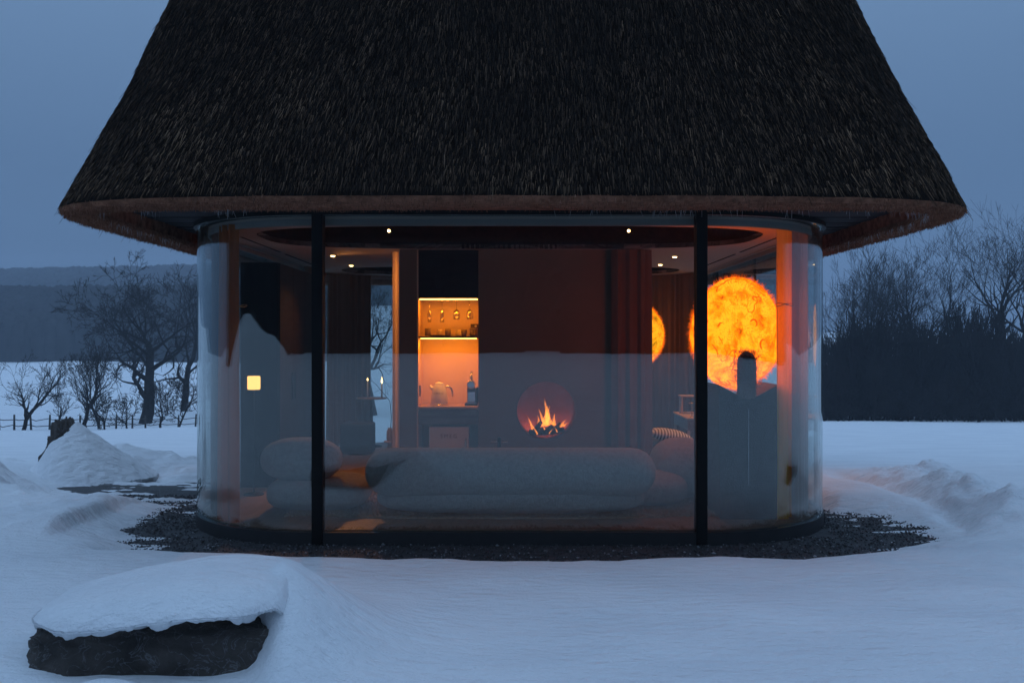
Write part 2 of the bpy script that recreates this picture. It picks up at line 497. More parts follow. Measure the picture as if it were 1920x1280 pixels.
def axis_pts(lo, hi, f0, f1, fine, grow):
    p = list(np.arange(f0, f1 + 1e-6, fine))
    s = fine; v = f1
    while v < hi:
        s *= grow; v += s; p.append(min(v, hi))
    s = fine; v = f0
    while v > lo:
        s *= grow; v -= s; p.insert(0, max(v, lo))
    return np.array(p)

def grid_mesh(name, X, Y, Z, mat, smooth=True):
    ny, nx = Z.shape
    GX, GY = np.meshgrid(X, Y)
    V = np.stack([GX, GY, Z], -1).reshape(-1, 3)
    i = np.arange(ny - 1)[:, None] * nx + np.arange(nx - 1)[None, :]
    F = np.stack([i, i + 1, i + nx + 1, i + nx], -1).reshape(-1, 4)
    return obj_np(name, V, F, mat, None, smooth)

gx = axis_pts(-420, 420, -7.5, 6.5, 0.034, 1.045)
gy = axis_pts(-120, 700, -4.2, 6.2, 0.034, 1.045)
GX, GY = np.meshgrid(gx, gy)
gsnow = grid_mesh('ground_snow', gx, gy, snow_z(GX, GY), m_snow)
tag(gsnow, kind='structure')

# the gravel bed underneath, at z = 0
gvx = np.linspace(-7.2, 5.2, 260); gvy = np.linspace(-1.6, 8.5, 200)
GVX, GVY = np.meshgrid(gvx, gvy)
gz = 0.012 * vnoise(GVX * 9, GVY * 9, 51, 3) - np.maximum(0, GVY - 3.0) * 0.085 - 0.012
gz -= 0.25 * (1 - sstep(-1.45, -1.2, GVY)) + 0.3 * sstep(5.2, 6.0, GVY) * sstep(-2.7, -3.2, GVX) + 0.3 * sstep(4.4, 5.0, GVX)
gz -= 0.3 * sstep(-6.4, -6.9, GVX)
grav = grid_mesh('gravel_bed', gvx, gvy, gz, m_gravel)
tag(grav, kind='structure')

# loose pebbles: real little stones in one mesh
def pebbles():
    n = 26000
    x = rng.uniform(-4.6, 4.0, n); y = rng.uniform(-1.0, 2.6, n)
    d = plan_gravel(x, y)
    hs = (np.abs(x) < 2.75) & (y > 0.3)
    keep = (snow_z(x, y) < 0.02) & ~hs
    x, y = x[keep], y[keep]; n = len(x)
    base = np.array([[1, 0, 0], [0, 1, 0], [-1, 0, 0], [0, -1, 0], [0, 0, 1], [0, 0, -1]], float)
    f = np.array([[0, 1, 4], [1, 2, 4], [2, 3, 4], [3, 0, 4], [1, 0, 5], [2, 1, 5], [3, 2, 5], [0, 3, 5]])
    s = rng.uniform(0.005, 0.014, n) * (1 + (rng.random(n) < 0.05) * 0.6)
    a = rng.uniform(0, 2 * np.pi, n)
    jit = rng.uniform(0.6, 1.3, (n, 6, 3))
    P = base[None] * jit * s[:, None, None]
    P[:, :, 2] *= 0.7
    ca, sa = np.cos(a)[:, None], np.sin(a)[:, None]
    Q = np.stack([P[:, :, 0] * ca - P[:, :, 1] * sa + x[:, None], P[:, :, 0] * sa + P[:, :, 1] * ca + y[:, None], P[:, :, 2] + 0.000], -1)
    F = (f[None] + (np.arange(n) * 6)[:, None, None]).reshape(-1, 3)
    t = np.repeat(rng.random(n) ** 1.6, 6)
    o = obj_np('gravel', Q.reshape(-1, 3), F, m_pebble, None, False, {'tint': t})
    tag(o, 'loose dark gravel round the foot of the glass house', 'gravel', kind='stuff')
pebbles()

# ------------------------------------------------------------------ house shell
HX = -0.02
house = thing('thatched_house', 'small round-cornered glass house under a tall dark thatched roof', 'house', (HX, 0, 0))
W1, RC, YB = 1.565, 1.35, 7.2          # half straight front, corner radius, back wall
def footprint(off=0.0, n=20):
    """rounded rectangle, anticlockwise from front left; off > 0 grows it"""
    r = RC + off; pts = []
    for cx, cy, a0 in ((W1, RC, -90), (W1, YB - RC, 0), (-W1, YB - RC, 90), (-W1, RC, 180)):
        for k in range(n + 1):
            a = R(a0 + 90 * k / n)
            pts.append((cx + r * math.cos(a), cy + r * math.sin(a)))
    return pts

ZC, ZG = 2.66, 2.68     # ceiling, glass head
slab('plinth', [footprint(0.01)], -0.05, 0.095, m_plinth, house)
slab('floor', [footprint(-0.06)], 0.0955, 0.105, m_floor, house)
slab('head_frame', [footprint(0.03), footprint(-0.09)], ZG, 2.715, m_black, house)

def path_strip(name, pts, z0, z1, th, mat, parent, inward=1):
    """upright sheet of real thickness along a plan path"""
    bm = bmesh.new(); n = len(pts); A = []; B = []
    for i, p in enumerate(pts):
        q0 = pts[max(i - 1, 0)]; q1 = pts[min(i + 1, n - 1)]
        d = Vector((q1[0] - q0[0], q1[1] - q0[1])).normalized()
        nx_, ny_ = -d.y * inward, d.x * inward
        A.append((p[0], p[1])); B.append((p[0] + nx_ * th, p[1] + ny_ * th))
    def ring(P):
        return [bm.verts.new((x, y, z0)) for x, y in P], [bm.verts.new((x, y, z1)) for x, y in P]
    a0, a1 = ring(A); b0, b1 = ring(B)
    for i in range(n - 1):
        bm.faces.new((a0[i], a0[i + 1], a1[i + 1], a1[i]))
        bm.faces.new((b0[i + 1], b0[i], b1[i], b1[i + 1]))
        bm.faces.new((a1[i], a1[i + 1], b1[i + 1], b1[i]))
        bm.faces.new((a0[i + 1], a0[i], b0[i], b0[i + 1]))
    bm.faces.new((a0[0], a1[0], b1[0], b0[0])); bm.faces.new((a0[-1], b0[-1], b1[-1], a1[-1]))
    return obj_bm(name, bm, mat, parent, False)

def arc(cx, cy, r, a0, a1, n=48):
    return [(cx + r * math.cos(R(a0 + (a1 - a0) * k / n)), cy + r * math.sin(R(a0 + (a1 - a0) * k / n))) for k in range(n + 1)]

GB = 0.097
def pane(label, pts, mat):
    o = path_strip('window_pane', pts, GB, ZG - 0.001, 0.024, mat, house)
    for p in o.data.polygons: p.use_smooth = len(pts) > 3 and abs(p.normal.z) < 0.5
    # keep the end and cap edges crisp while the curved faces shade smoothly
    o.data.set_sharp_from_angle(angle=R(30))
    if label: o['label'] = label
    return o
pane('wide flat front pane reflecting the snow', [(-W1 + 0.001, 0), (W1 - 0.001, 0)], m_glass)
pane('curved corner pane', arc(W1, RC, RC, -90, 0), m_glass)
pane('curved corner pane', arc(-W1, RC, RC, 180, 270), m_glass)
for s in (1, -1):
    ys = [RC + 0.004, 3.7, YB - RC - 0.004]
    for ya, yb in zip(ys[:-1], ys[1:]):
        pts = [(s * (W1 + RC), ya + 0.003), (s * (W1 + RC), yb - 0.003)]
        pane(None, pts if s > 0 else pts[::-1], m_glass_side)
pane(None, arc(W1, YB - RC, RC, 0, 90), m_glass_side)
pane(None, arc(-W1, YB - RC, RC, 90, 180), m_glass_side)
for xa, xb in ((-W1, -0.52), (-0.51, 0.51), (0.52, W1)):
    pane(None, [(xb, YB), (xa, YB)], m_glass_side)

for x in (-W1, W1):
    box('post', x - 0.044, x + 0.044, -0.030, 0.10, 0.0, ZG + 0.02, m_black, house, 0.003, 1)
for s in (-1, 1):
    for y in (RC, 3.7, YB - RC):
        box('mullion', s * (W1 + RC) - 0.012, s * (W1 + RC) + 0.012, y - 0.012, y + 0.012, 0.097, ZG, m_black, house)
for x in (-W1, -0.515, 0.515, W1):
    box('mullion', x - 0.012, x + 0.012, YB - 0.012, YB + 0.012, 0.097, ZG, m_black, house)

# ceiling with two recessed openings
def rrect(x0, x1, y0, y1, r, n=14):
    p = []
    for cx, cy, a0 in ((x1 - r, y0 + r, -90), (x1 - r, y1 - r, 0), (x0 + r, y1 - r, 90), (x0 + r, y0 + r, 180)):
        for k in range(n + 1):
            a = R(a0 + 90 * k / n); p.append((cx + r * math.cos(a), cy + r * math.sin(a)))
    return p
def stadium(x0, x1, y0, y1, p=2.6, n=72):
    cx, cy, a, b = (x0 + x1) / 2, (y0 + y1) / 2, (x1 - x0) / 2, (y1 - y0) / 2
    out = []
    for k in range(n):
        t = 2 * math.pi * k / n; c, s = math.cos(t), math.sin(t)
        out.append((cx + a * math.copysign(abs(c) ** (2 / p), c), cy + b * math.copysign(abs(s) ** (2 / p), s)))
    return out
hole1 = stadium(-2.42, 2.42, 0.58, 2.72, 3.2)
hole2 = stadium(-2.40, 2.40, 5.2, 6.95, 3.0)
slab('ceiling', [footprint(-0.10), hole1, hole2], ZC, ZC + 0.05, m_ceiling, house)
def recess(h, z0, z1):
    bm = bmesh.new()
    lo = [bm.verts.new((x, y, z0)) for x, y in h]; hi = [bm.verts.new((x, y, z1)) for x, y in h]
    n = len(h)
    for i in range(n): bm.faces.new((lo[i], lo[(i + 1) % n], hi[(i + 1) % n], hi[i]))
    bm.faces.new(hi)
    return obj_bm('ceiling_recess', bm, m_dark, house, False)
m_pelmet = M('grey pelmet', (0.26, 0.25, 0.24), rough=0.7, noise_s=2, var=0.04)
slab('pelmet', [footprint(-0.095), footprint(-0.115)], 2.603, ZC - 0.001, m_pelmet, house)
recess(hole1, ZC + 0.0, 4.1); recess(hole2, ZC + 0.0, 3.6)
for s in (-1, 1):
    for ya, yb in ((1.5, 3.1), (3.35, 5.6)):
        box('ceiling_slot', s * 2.60 - 0.011, s * 2.60 + 0.011, ya, yb, ZC - 0.004, ZC + 0.01, m_dark, house)
    box('curtain_rail', s * 2.78 - 0.02, s * 2.78 + 0.02, 1.4, 5.7, ZC - 0.025, ZC - 0.002, m_chrome, house)
# ------------------------------------------------------------------ soffit and thatched roof
CY, RA, RB, RN = 3.6, 3.52, 5.0, 8.0
NT = 720
_t = np.linspace(0, 2 * np.pi, 20001)[:-1]
_ux = np.sign(np.cos(_t)) * np.abs(np.cos(_t)) ** (2 / RN); _uy = np.sign(np.sin(_t)) * np.abs(np.sin(_t)) ** (2 / RN)
_px, _py = RA * _ux, RB * _uy
_d = np.hypot(np.diff(np.r_[_px, _px[0]]), np.diff(np.r_[_py, _py[0]]))
_s = np.r_[0, np.cumsum(_d)]; PER = _s[-1]
def unit_at(s):
    s = np.mod(s, PER)
    return (np.interp(s, _s, np.r_[_ux, _ux[0]]), np.interp(s, _s, np.r_[_uy, _uy[0]]))
_H = np.array([0.0, 0.22, 0.46, 1.05, 1.86, 3.0, 5.0, 7.0, 8.0, 8.6])
_I = np.array([0.0, 0.09, 0.19, 0.43, 0.72, 1.10, 1.80, 2.55, 3.00, 3.35])
def roof_pt(s, h):
    ux, uy = unit_at(s)
    i = np.interp(h, _H, _I)
    corner = np.clip((np.abs(ux) * np.abs(uy)) ** 3, 0, 1)
    z = 2.63 + h - 0.035 * np.exp(-h / 0.5) * corner
    # hand-laid thatch is never quite even
    w = 0.018 * vnoise(s * 0.9, h * 1.3, 61, 3) + 0.010 * vnoise(s * 3.3, h * 3.0, 62, 2)
    r = i - w
    return np.stack([(RA - r) * ux, CY + (RB - r) * uy, z], -1)

ss = np.linspace(0, PER, NT + 1)[:-1]
hs = np.concatenate([np.linspace(0, 2.5, 40), np.linspace(2.6, 8.6, 25)])
rows = [roof_pt(ss, np.full(NT, h)) for h in hs]
V = np.concatenate(rows); nr = len(hs)
i0 = np.arange(nr - 1)[:, None] * NT + np.arange(NT)[None]
j0 = np.arange(nr - 1)[:, None] * NT + ((np.arange(NT) + 1) % NT)[None]
F = np.stack([i0, j0, j0 + NT, i0 + NT], -1).reshape(-1, 4)
thatch = obj_np('roof', V, F, m_thatch_core, house, True)
bm = bmesh.new()
top = [bm.verts.new(v) for v in rows[-1][::6]]
bm.faces.new(top)
obj_bm('ridge_cap', bm, m_thatch_core, thatch)

# cut underside of the thatch, then its shaggy inner edge
thatch.location.x = 0.025
def lip_pt(s, k):
    """k 0 outer bottom edge .. 1 inner bottom edge .. 2 up to the soffit"""
    ux, uy = unit_at(s)
    wob = 0.02 * vnoise(s * 1.7, s * 0 + 3, 63, 3)
    off = np.interp(k, [0, 1, 2], [0.0, 0.43, 0.45]) * (1 - 0.20 * np.abs(ux) ** 6) + wob * (k > 0.5)
    corner = np.clip((np.abs(ux) * np.abs(uy)) ** 3, 0, 1) * (1 - np.minimum(k, 1))
    pw = 1 - 0.5 * np.minimum(k, 1)          # the inner rim turns its corners more sharply
    ux = np.sign(ux) * np.abs(ux) ** pw; uy = np.sign(uy) * np.abs(uy) ** pw
    z = np.interp(k, [0, 0.12, 1, 2], [2.63, 2.60, 2.592, 2.73]) - 0.035 * corner + 0.006 * vnoise(s * 4, k * 5 + s * 0, 64, 3)
    return np.stack([(RA - off) * ux, CY + (RB - off) * uy, z], -1)
ks = np.array([0, 0.06, 0.12, 0.4, 0.7, 1.0, 1.3, 2.0])
rows = [lip_pt(ss, np.full(NT, k)) for k in ks]
V = np.concatenate(rows); nr = len(ks)
i0 = np.arange(nr - 1)[:, None] * NT + np.arange(NT)[None]
j0 = np.arange(nr - 1)[:, None] * NT + ((np.arange(NT) + 1) % NT)[None]
F = np.stack([j0, i0, i0 + NT, j0 + NT], -1).reshape(-1, 4)
obj_np('eave_edge', V, F, m_reed_cut_core, thatch, True)

def blades(P, D, L, Wd, taper=0.35):
    """one slim quad per reed"""
    n = len(P)
    rnd = rng.normal(size=(n, 3))
    side = np.cross(D, rnd); side /= np.linalg.norm(side, axis=1)[:, None] + 1e-9
    a = P - side * Wd[:, None] / 2; b = P + side * Wd[:, None] / 2
    E = P + D * L[:, None]
    c = E + side * Wd[:, None] / 2 * taper; d = E - side * Wd[:, None] / 2 * taper
    V = np.stack([a, b, c, d], 1).reshape(-1, 3)
    F = (np.arange(n) * 4)[:, None] + np.arange(4)[None]
    return V, F

def reeds():
    n = 460000
    s = rng.uniform(0, PER, n); h = rng.uniform(-0.02, 2.35, n)
    ux, uy = unit_at(s)
    yy = CY + RB * uy
    keep = (yy < 3.0) | (rng.random(n) < 0.15)
    s, h = s[keep], h[keep]; n = len(s)
    P = roof_pt(s, np.maximum(h, 0) + 0.06); Q = roof_pt(s, np.maximum(h - 0.05, 0) )
    P2 = roof_pt(s + 0.01, np.maximum(h, 0) + 0.06)
    D = Q - P; D /= np.linalg.norm(D, axis=1)[:, None]
    T = P2 - P; T /= np.linalg.norm(T, axis=1)[:, None]
    N = np.cross(T, D); N /= np.linalg.norm(N, axis=1)[:, None]
    ctr = np.array([0, CY, 0]); 
    sgn = np.sign(np.sum(N[:, :2] * (P[:, :2] - ctr[:2]), axis=1)); N *= sgn[:, None]
    # reeds swing gently left and right in patches
    sway = 0.16 * vnoise(s * 0.8, h * 0.8, 71, 2) + rng.normal(0, 0.10, n)
    lift = np.abs(rng.normal(0.04, 0.065, n))
    wild = rng.random(n) < 0.004
    lift = np.where(wild, lift + rng.uniform(0.05, 0.2, n), lift)
    D = D + T * sway[:, None] + N * lift[:, None]
    D /= np.linalg.norm(D, axis=1)[:, None]
    L = rng.uniform(0.03, 0.075, n) * (1 + 1.2 * (rng.random(n) < 0.05))
    Wd = rng.uniform(0.0030, 0.0070, n)
    P = P + N * rng.uniform(-0.004, 0.010, n)[:, None]
    V, F = blades(P, D, L, Wd)
    # weathering in patches; lighter fresh reeds low down
    patch = 0.5 + 0.5 * vnoise(s * 1.3, h * 1.6, 72, 3)
    fine = 0.5 + 0.5 * vnoise(s * 9, h * 9, 74, 2)
    t = rng.random(n) ** 1.7 * (0.30 + 0.55 * patch + 0.35 * fine) + 0.14 * np.exp(-np.maximum(h, 0) / 0.5)
    t = np.where(rng.random(n) < 0.02, t + 0.30, t)
    o = obj_np('reeds', V, F, m_reed, thatch, False, {'tint': np.repeat(np.clip(t, 0, 1), 4)})
    tag(o, kind='stuff')
    # cut ends under the eave
    n = 60000
    s = rng.uniform(0, PER, n); k = rng.uniform(0.0, 1.25, n)
    ux, uy = unit_at(s); keep = (CY + RB * uy) < 4.5
    s, k, ux, uy = s[keep], k[keep], ux[keep], uy[keep]; n = len(s)
    P = lip_pt(s, k); P[:, 2] += 0.01
    D = rng.normal(0, 0.35, (n, 3)); D[:, 2] = -1
    D[:, 0] -= 0.25 * np.sign(ux) * (np.abs(ux) > 0.9) * (k > 0.9); D[:, 1] += 0.25 * (k > 0.9)
    D /= np.linalg.norm(D, axis=1)[:, None]
    V, F = blades(P, D, rng.uniform(0.015, 0.034, n), rng.uniform(0.003, 0.006, n), 0.8)
    t = rng.random(n) * (0.6 + 0.4 * vnoise(s * 1.1, k * 2, 73, 3))
    o = obj_np('cut_reed_ends', V, F, m_reed_cut, thatch, False, {'tint': np.repeat(np.clip(t, 0, 1), 4)})
    tag(o, kind='stuff')
    # a few pale threads that hang from the inner edge, in little clusters
    c = rng.uniform(0, PER, 90)
    s = np.repeat(c, 7) + rng.normal(0, 0.09, 630)
    ux, uy = unit_at(s); keep = (CY + RB * uy) < 3
    s = s[keep]; n = len(s)
    P = lip_pt(s, np.full(n, 1.02))
    D = rng.normal(0, 0.22, (n, 3)); D[:, 2] = -1; D /= np.linalg.norm(D, axis=1)[:, None]
    V, F = blades(P, D, rng.uniform(0.02, 0.075, n), rng.uniform(0.0015, 0.0030, n), 0.6)
    o = obj_np('hanging_threads', V, F, m_wisp, thatch, False)
    tag(o, kind='stuff')
reeds()

# soffit: dark boards laid across, joints open by a few millimetres
def soffit():
    tmpl = {}
    y = CY - RB + 0.42; k = 0
    nb = 0
    while y < 3.3:
        w = 0.105
        ym = y + w / 2
        q = max(0.0, 1 - (abs(ym - CY) / (RB - 0.40)) ** 16) ** (1 / 16)
        xe = (RA - 0.36) * q
        if xe > 0.3:
            dz = random.uniform(-0.004, 0.004)
            if y + w < -0.04:
                box('soffit_board', -xe, xe, y, y + w - 0.008, 2.722 + dz, 2.744 + dz, m_soffit, thatch)
            else:
                yy = min(max(ym, 0.002), RC)
                xf = W1 + math.sqrt(max(0.0, RC * RC - (RC - yy) ** 2)) - 0.05
                for sg in (-1, 1):
                    box('soffit_board', min(sg * xf, sg * xe), max(sg * xf, sg * xe), y, y + w - 0.008, 2.722 + dz, 2.744 + dz, m_soffit, thatch)
        y += w; nb += 1
soffit()
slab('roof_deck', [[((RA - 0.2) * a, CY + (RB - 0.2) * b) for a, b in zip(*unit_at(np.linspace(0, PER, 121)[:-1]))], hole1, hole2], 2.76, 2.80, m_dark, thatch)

# ------------------------------------------------------------------ core wall, niche, fireplace
YF = 2.80
core = box('core_wall', -1.215, -1.028, YF, 5.0, 0.105, ZC - 0.001, m_plaster, house)
XF, ZF, RF = 0.376 + 0.02, 0.887, 0.323
circ = [(XF + RF * math.cos(2 * math.pi * k / 72), ZF + RF * math.sin(2 * math.pi * k / 72)) for k in range(72)]
rot = Matrix.Translation((0, YF + 0.03, 0)) @ Matrix.Rotation(R(90), 4, 'X')
slab('chimney_wall', [[(-0.35, 0.105), (1.50, 0.105), (1.50, ZC - 0.001), (-0.35, ZC - 0.001)], circ], -0.03, 0.03, m_plaster, house, rot)
box('core_back_wall', -0.35, 1.50, 4.9, 5.0, 0.105, ZC - 0.001, m_plaster, house)
box('core_side_wall', 1.44, 1.50, YF + 0.061, 4.899, 0.105, ZC - 0.001, m_plaster, house)
box('niche_side', -1.0275, -1.012, YF + 0.002, 3.3, 0.105, ZC - 0.002, m_niche, house)
box('niche_side', -0.352, -0.336, YF + 0.062, 3.3, 0.105, ZC - 0.002, m_niche, house)
box('niche_back', -1.0275, -0.336, 3.301, 3.33, 0.105, ZC - 0.002, m_niche, house)
box('upper_cabinet', -1.011, -0.353, YF + 0.01, 3.295, 2.125, ZC - 0.003, m_darkwood, house, 0.003, 1)
cnt = box('counter_top', -1.011, -0.353, YF - 0.005, 3.295, 0.905, 0.935, m_oak, house, 0.003, 1)
dr = box('drawer', -1.008, -0.356, YF + 0.005, YF + 0.4, 0.735, 0.900, m_walnut, house, 0.004, 1)
box('drawer_gap', -1.008, -0.356, YF + 0.002, YF + 0.004, 0.8195, 0.8225, m_black, dr)
shelf = box('niche_shelf', -1.011, -0.353, YF + 0.04, 3.295, 1.688, 1.706, m_walnut, house)
box('light_strip', -0.99, -0.372, YF + 0.045, YF + 0.062, 1.676, 1.687, m_strip, house)
sl = box('light_strip', -1.0, -0.362, YF + 0.05, YF + 0.062, 2.108, 2.123, m_strip, house)
for z_, e_ in ((1.672, 8.5), (2.104, 6.5)):
    ad_ = bpy.data.lights.new('niche strip light', 'AREA'); ad_.shape = 'RECTANGLE'; ad_.size = 0.60; ad_.size_y = 0.02; ad_.energy = e_; ad_.color = (1.0, 0.29, 0.012)
    ao_ = link(bpy.data.objects.new('strip_glow', ad_), house); ao_.location = (-0.682, YF + 0.075, z_); ao_.rotation_euler = (R(20), 0, 0)
box('cutout_lip', -1.225, -1.216, YF - 0.01, YF + 0.05, 0.105, ZC - 0.01, m_ceiling, house)
bm = bmesh.new()
lathe_bm(bm, [(RF - 0.002, 0.0), (RF - 0.002, 0.42), (0.0001, 0.42)], 72, (XF, YF + 0.062, ZF), 'Y', caps=False)
obj_bm('firebox', bm, m_firebox, house, True)
lathe('fireplace_ring', [(RF - 0.001, -0.006), (RF + 0.010, -0.006), (RF + 0.010, -0.0005), (RF - 0.001, -0.0005)], m_plaster, house, 72, (XF, YF, ZF), 'Y', caps=False)

# fire: charred logs and curling tongues of flame
def mat_flame():
    m = bpy.data.materials.new('flame'); m.use_nodes = True
    n, l = m.node_tree.nodes, m.node_tree.links
    n.clear()
    out = n.new('ShaderNodeOutputMaterial'); mix = n.new('ShaderNodeMixShader')
    tr = n.new('ShaderNodeBsdfTransparent'); em = n.new('ShaderNodeEmission')
    at = n.new('ShaderNodeAttribute'); at.attribute_name = 'heat'
    lw = n.new('ShaderNodeLayerWeight'); lw.inputs['Blend'].default_value = 0.5
    nz = n.new('ShaderNodeTexNoise'); nz.inputs['Scale'].default_value = 22; nz.inputs['Detail'].default_value = 3
    sub = n.new('ShaderNodeMath'); sub.operation = 'MULTIPLY_ADD'; sub.inputs[1].default_value = -0.45
    l.new(lw.outputs['Facing'], sub.inputs[0]); l.new(at.outputs['Fac'], sub.inputs[2])
    ad = n.new('ShaderNodeMath'); ad.operation = 'MULTIPLY_ADD'; ad.inputs[1].default_value = 0.5
    l.new(nz.outputs['Fac'], ad.inputs[0]); l.new(sub.outputs[0], ad.inputs[2])
    r = n.new('ShaderNodeValToRGB'); e = r.color_ramp.elements
    e[0].position, e[0].color = 0.15, (1.0, 0.16, 0.01, 1)
    e[1].position, e[1].color = 0.90, (1.0, 0.62, 0.22, 1)
    q = e.new(0.45); q.color = (1.0, 0.40, 0.04, 1)
    l.new(ad.outputs[0], r.inputs['Fac']); l.new(r.outputs['Color'], em.inputs['Color'])
    ms = n.new('ShaderNodeMapRange'); ms.inputs['From Min'].default_value = 0.2; ms.inputs['From Max'].default_value = 1.0
    ms.inputs['To Min'].default_value = 3.5; ms.inputs['To Max'].default_value = 45.0
    l.new(ad.outputs[0], ms.inputs['Value']); l.new(ms.outputs[0], em.inputs['Strength'])
    mf = n.new('ShaderNodeMapRange'); mf.inputs['From Min'].default_value = 0.16; mf.inputs['From Max'].default_value = 0.85
    l.new(ad.outputs[0], mf.inputs['Value']); l.new(mf.outputs[0], mix.inputs['Fac'])
    l.new(tr.outputs[0], mix.inputs[1]); l.new(em.outputs[0], mix.inputs[2]); l.new(mix.outputs[0], out.inputs['Surface'])
    return m
m_flame = mat_flame()
FX, FY, FZ = XF + HX, YF + 0.22, ZF - RF
fire = thing('log_fire', 'burning logs with tall yellow flames inside the round fireplace', 'fire', (FX, FY, FZ + 0.006))
for (x0, y0, z0, x1, y1, z1, r) in [(-0.14, -0.03, 0.05, 0.12, 0.05, 0.055, 0.030), (-0.10, 0.06, 0.06, 0.16, -0.02, 0.075, 0.026), (-0.11, -0.05, 0.045, -0.04, 0.02, 0.15, 0.022),
                                    (0.05, -0.05, 0.04, 0.13, 0.03, 0.13, 0.022), (-0.02, -0.07, 0.05, 0.06, 0.02, 0.10, 0.024)]:
    a, b = Vector((x0, y0, z0)), Vector((x1, y1, z1))
    pts = [a.lerp(b, k / 4) + Vector((random.uniform(-.004, .004), 0, random.uniform(-.005, .005))) for k in range(5)]
    tube('log', pts, [r * random.uniform(0.85, 1.1) for _ in pts], m_log, fire, 9)
def flame(x, y, z, h, w, lean=0.0, kx=0.0):
    n, seg = 16, 12; V = []; F = []; heat = []
    ph = random.uniform(0, 6)
    for i in range(n + 1):
        t = i / n
        r = w * (math.sin(math.pi * min(1, t * 1.0) ** 0.55) ** 0.9) * (1 - t) ** 0.35 + 0.0006
        cx = x + lean * t * t * h + 0.10 * w * math.sin(ph + t * 7) + kx * math.sin(t * 3.1) * w
        for k in range(seg):
            a = 2 * math.pi * k / seg
            rr = r * (1 + 0.22 * math.sin(3 * a + ph + 5 * t))
            V.append((cx + rr * math.cos(a), y + 0.5 * rr * math.sin(a), z + h * t)); heat.append(0.95 - 0.75 * t)
    for i in range(n):
        for k in range(seg):
            F.append((i * seg + k, i * seg + (k + 1) % seg, (i + 1) * seg + (k + 1) % seg, (i + 1) * seg + k))
    obj_np('flame', V, F, m_flame, fire, True, {'heat': heat})
for f in [(0.005, 0.0, 0.10, 0.27, 0.034, -0.05, 0.3), (0.02, 0.02, 0.10, 0.20, 0.028, 0.12, -0.4), (-0.03, 0.03, 0.10, 0.17, 0.020, -0.2, 0.5), (0.065, -0.01, 0.11, 0.12, 0.020, 0.1, 0.4),
          (-0.062, 0.01, 0.09, 0.12, 0.018, -0.1, 0.5), (-0.12, -0.02, 0.06, 0.145, 0.014, -0.30, 0.3), (-0.09, -0.03, 0.04, 0.12, 0.012, -0.55, 0.2), (-0.075, -0.06, 0.03, 0.09, 0.012, -0.75, 0.3),
          (0.12, 0.0, 0.09, 0.08, 0.026, 0.75, 0.5), (0.155, 0.0, 0.10, 0.055, 0.016, 1.3, 0.2), (0.10, -0.04, 0.05, 0.055, 0.008, -0.6, 0.3), (-0.01, -0.06, 0.06, 0.09, 0.010, -0.5, 0.4), (0.03, -0.06, 0.04, 0.05, 0.007, 0.8, 0.4)]:
    flame(*f)
    if f[4] > 0.015: flame(f[0] * 0.85 + 0.012, 0.06, f[2], f[3] * random.uniform(0.5, 0.8), f[4] * 1.1, -f[5], -f[6])
fire.scale = (1.28, 1.0, 1.2)
fl = bpy.data.lights.new('fire glow', 'POINT'); fl.energy = 5.0; fl.color = (1.0, 0.22, 0.06); fl.shadow_soft_size = 0.06
fl.energy = 1.1
for gx_, gz_ in ((-0.13, 0.10), (0.02, 0.12), (0.15, 0.10)):
    flo = link(bpy.data.objects.new('fire_glow', fl), fire); flo.location = (gx_, 0.185, gz_)

# ------------------------------------------------------------------ niche contents
def pxp(px, py, D):
    return ((px - 960) / 1840 * D, D - 8, CAM_H - (py - 640) / 1840 * D)
m_clear = mat_glass('clear drinking glass', 0.16, (0.93, 0.90, 0.86))
NY = 3.02
rack = thing('glass_rack', 'slim brass rail holding four upside-down glasses above the shelf', 'rack', (-0.70, NY, 2.10))
for dy in (-0.03, 0.03):
    tube('rail', [(-0.30, dy, 0.008), (0.30, dy, 0.008)], 0.003, m_brass, rack, 6)
for dx in (-0.27, -0.09, 0.09, 0.27):
    tube('hanger', [(dx, -0.03, 0.008), (dx, -0.03, 0.024)], 0.002, m_brass, rack, 5)
for k, (px, fl_, lb) in enumerate([(805, 1, 'outermost champagne flute hanging beside the lit edge of the niche'), (829, 1, 'champagne flute hanging between another flute and a wine glass'),
                                  (856, 0, 'wine glass hanging upside down next to the champagne flutes'), (881, 0, 'wine glass hanging upside down above the stacked bowls')]):
    x = (px - 960) / 167.0
    g = thing('hanging_glass', lb, 'glass', (x, NY, 2.098), 0, 'stemmed glasses hanging in the lit niche')
    lathe('foot', [(0.036, 0.0), (0.036, -0.002), (0.012, -0.006), (0.004, -0.016)], m_clear, g, 16)
    lathe('stem', [(0.0042, -0.016), (0.0036, -0.05), (0.0042, -0.085)], m_clear, g, 8)
    if fl_: lathe('bowl', [(0.004, -0.085), (0.018, -0.11), (0.026, -0.16), (0.023, -0.235), (0.0218, -0.235), (0.0245, -0.16), (0.016, -0.112), (0.002, -0.09)], m_clear, g, 18)
    else: lathe('bowl', [(0.004, -0.085), (0.028, -0.105), (0.040, -0.15), (0.034, -0.20), (0.0325, -0.20), (0.0385, -0.15), (0.026, -0.108), (0.002, -0.09)], m_clear, g, 18)
zs = 1.7065
def cup(px, w, h, mat, lb, yy=NY, z=zs, flare=1.0, name='cup', cat='cup', group=None):
    x = (px - 960) / 167.0
    g = thing(name, lb, cat, (x, yy, z), 0, group)
    r = w / 2
    lathe('body', [(r * 0.9 / flare, 0), (r * 0.98 / flare ** 0.5, h * 0.15), (r, h), (r - 0.004, h), (r * 0.9 / flare ** 0.5, h * 0.18), (0.0001, h * 0.08)], mat, g, 22)
    return g
tray = thing('serving_tray', 'low dark tray under the cups on the niche shelf', 'tray', ((826 - 960) / 167.0, NY, zs))
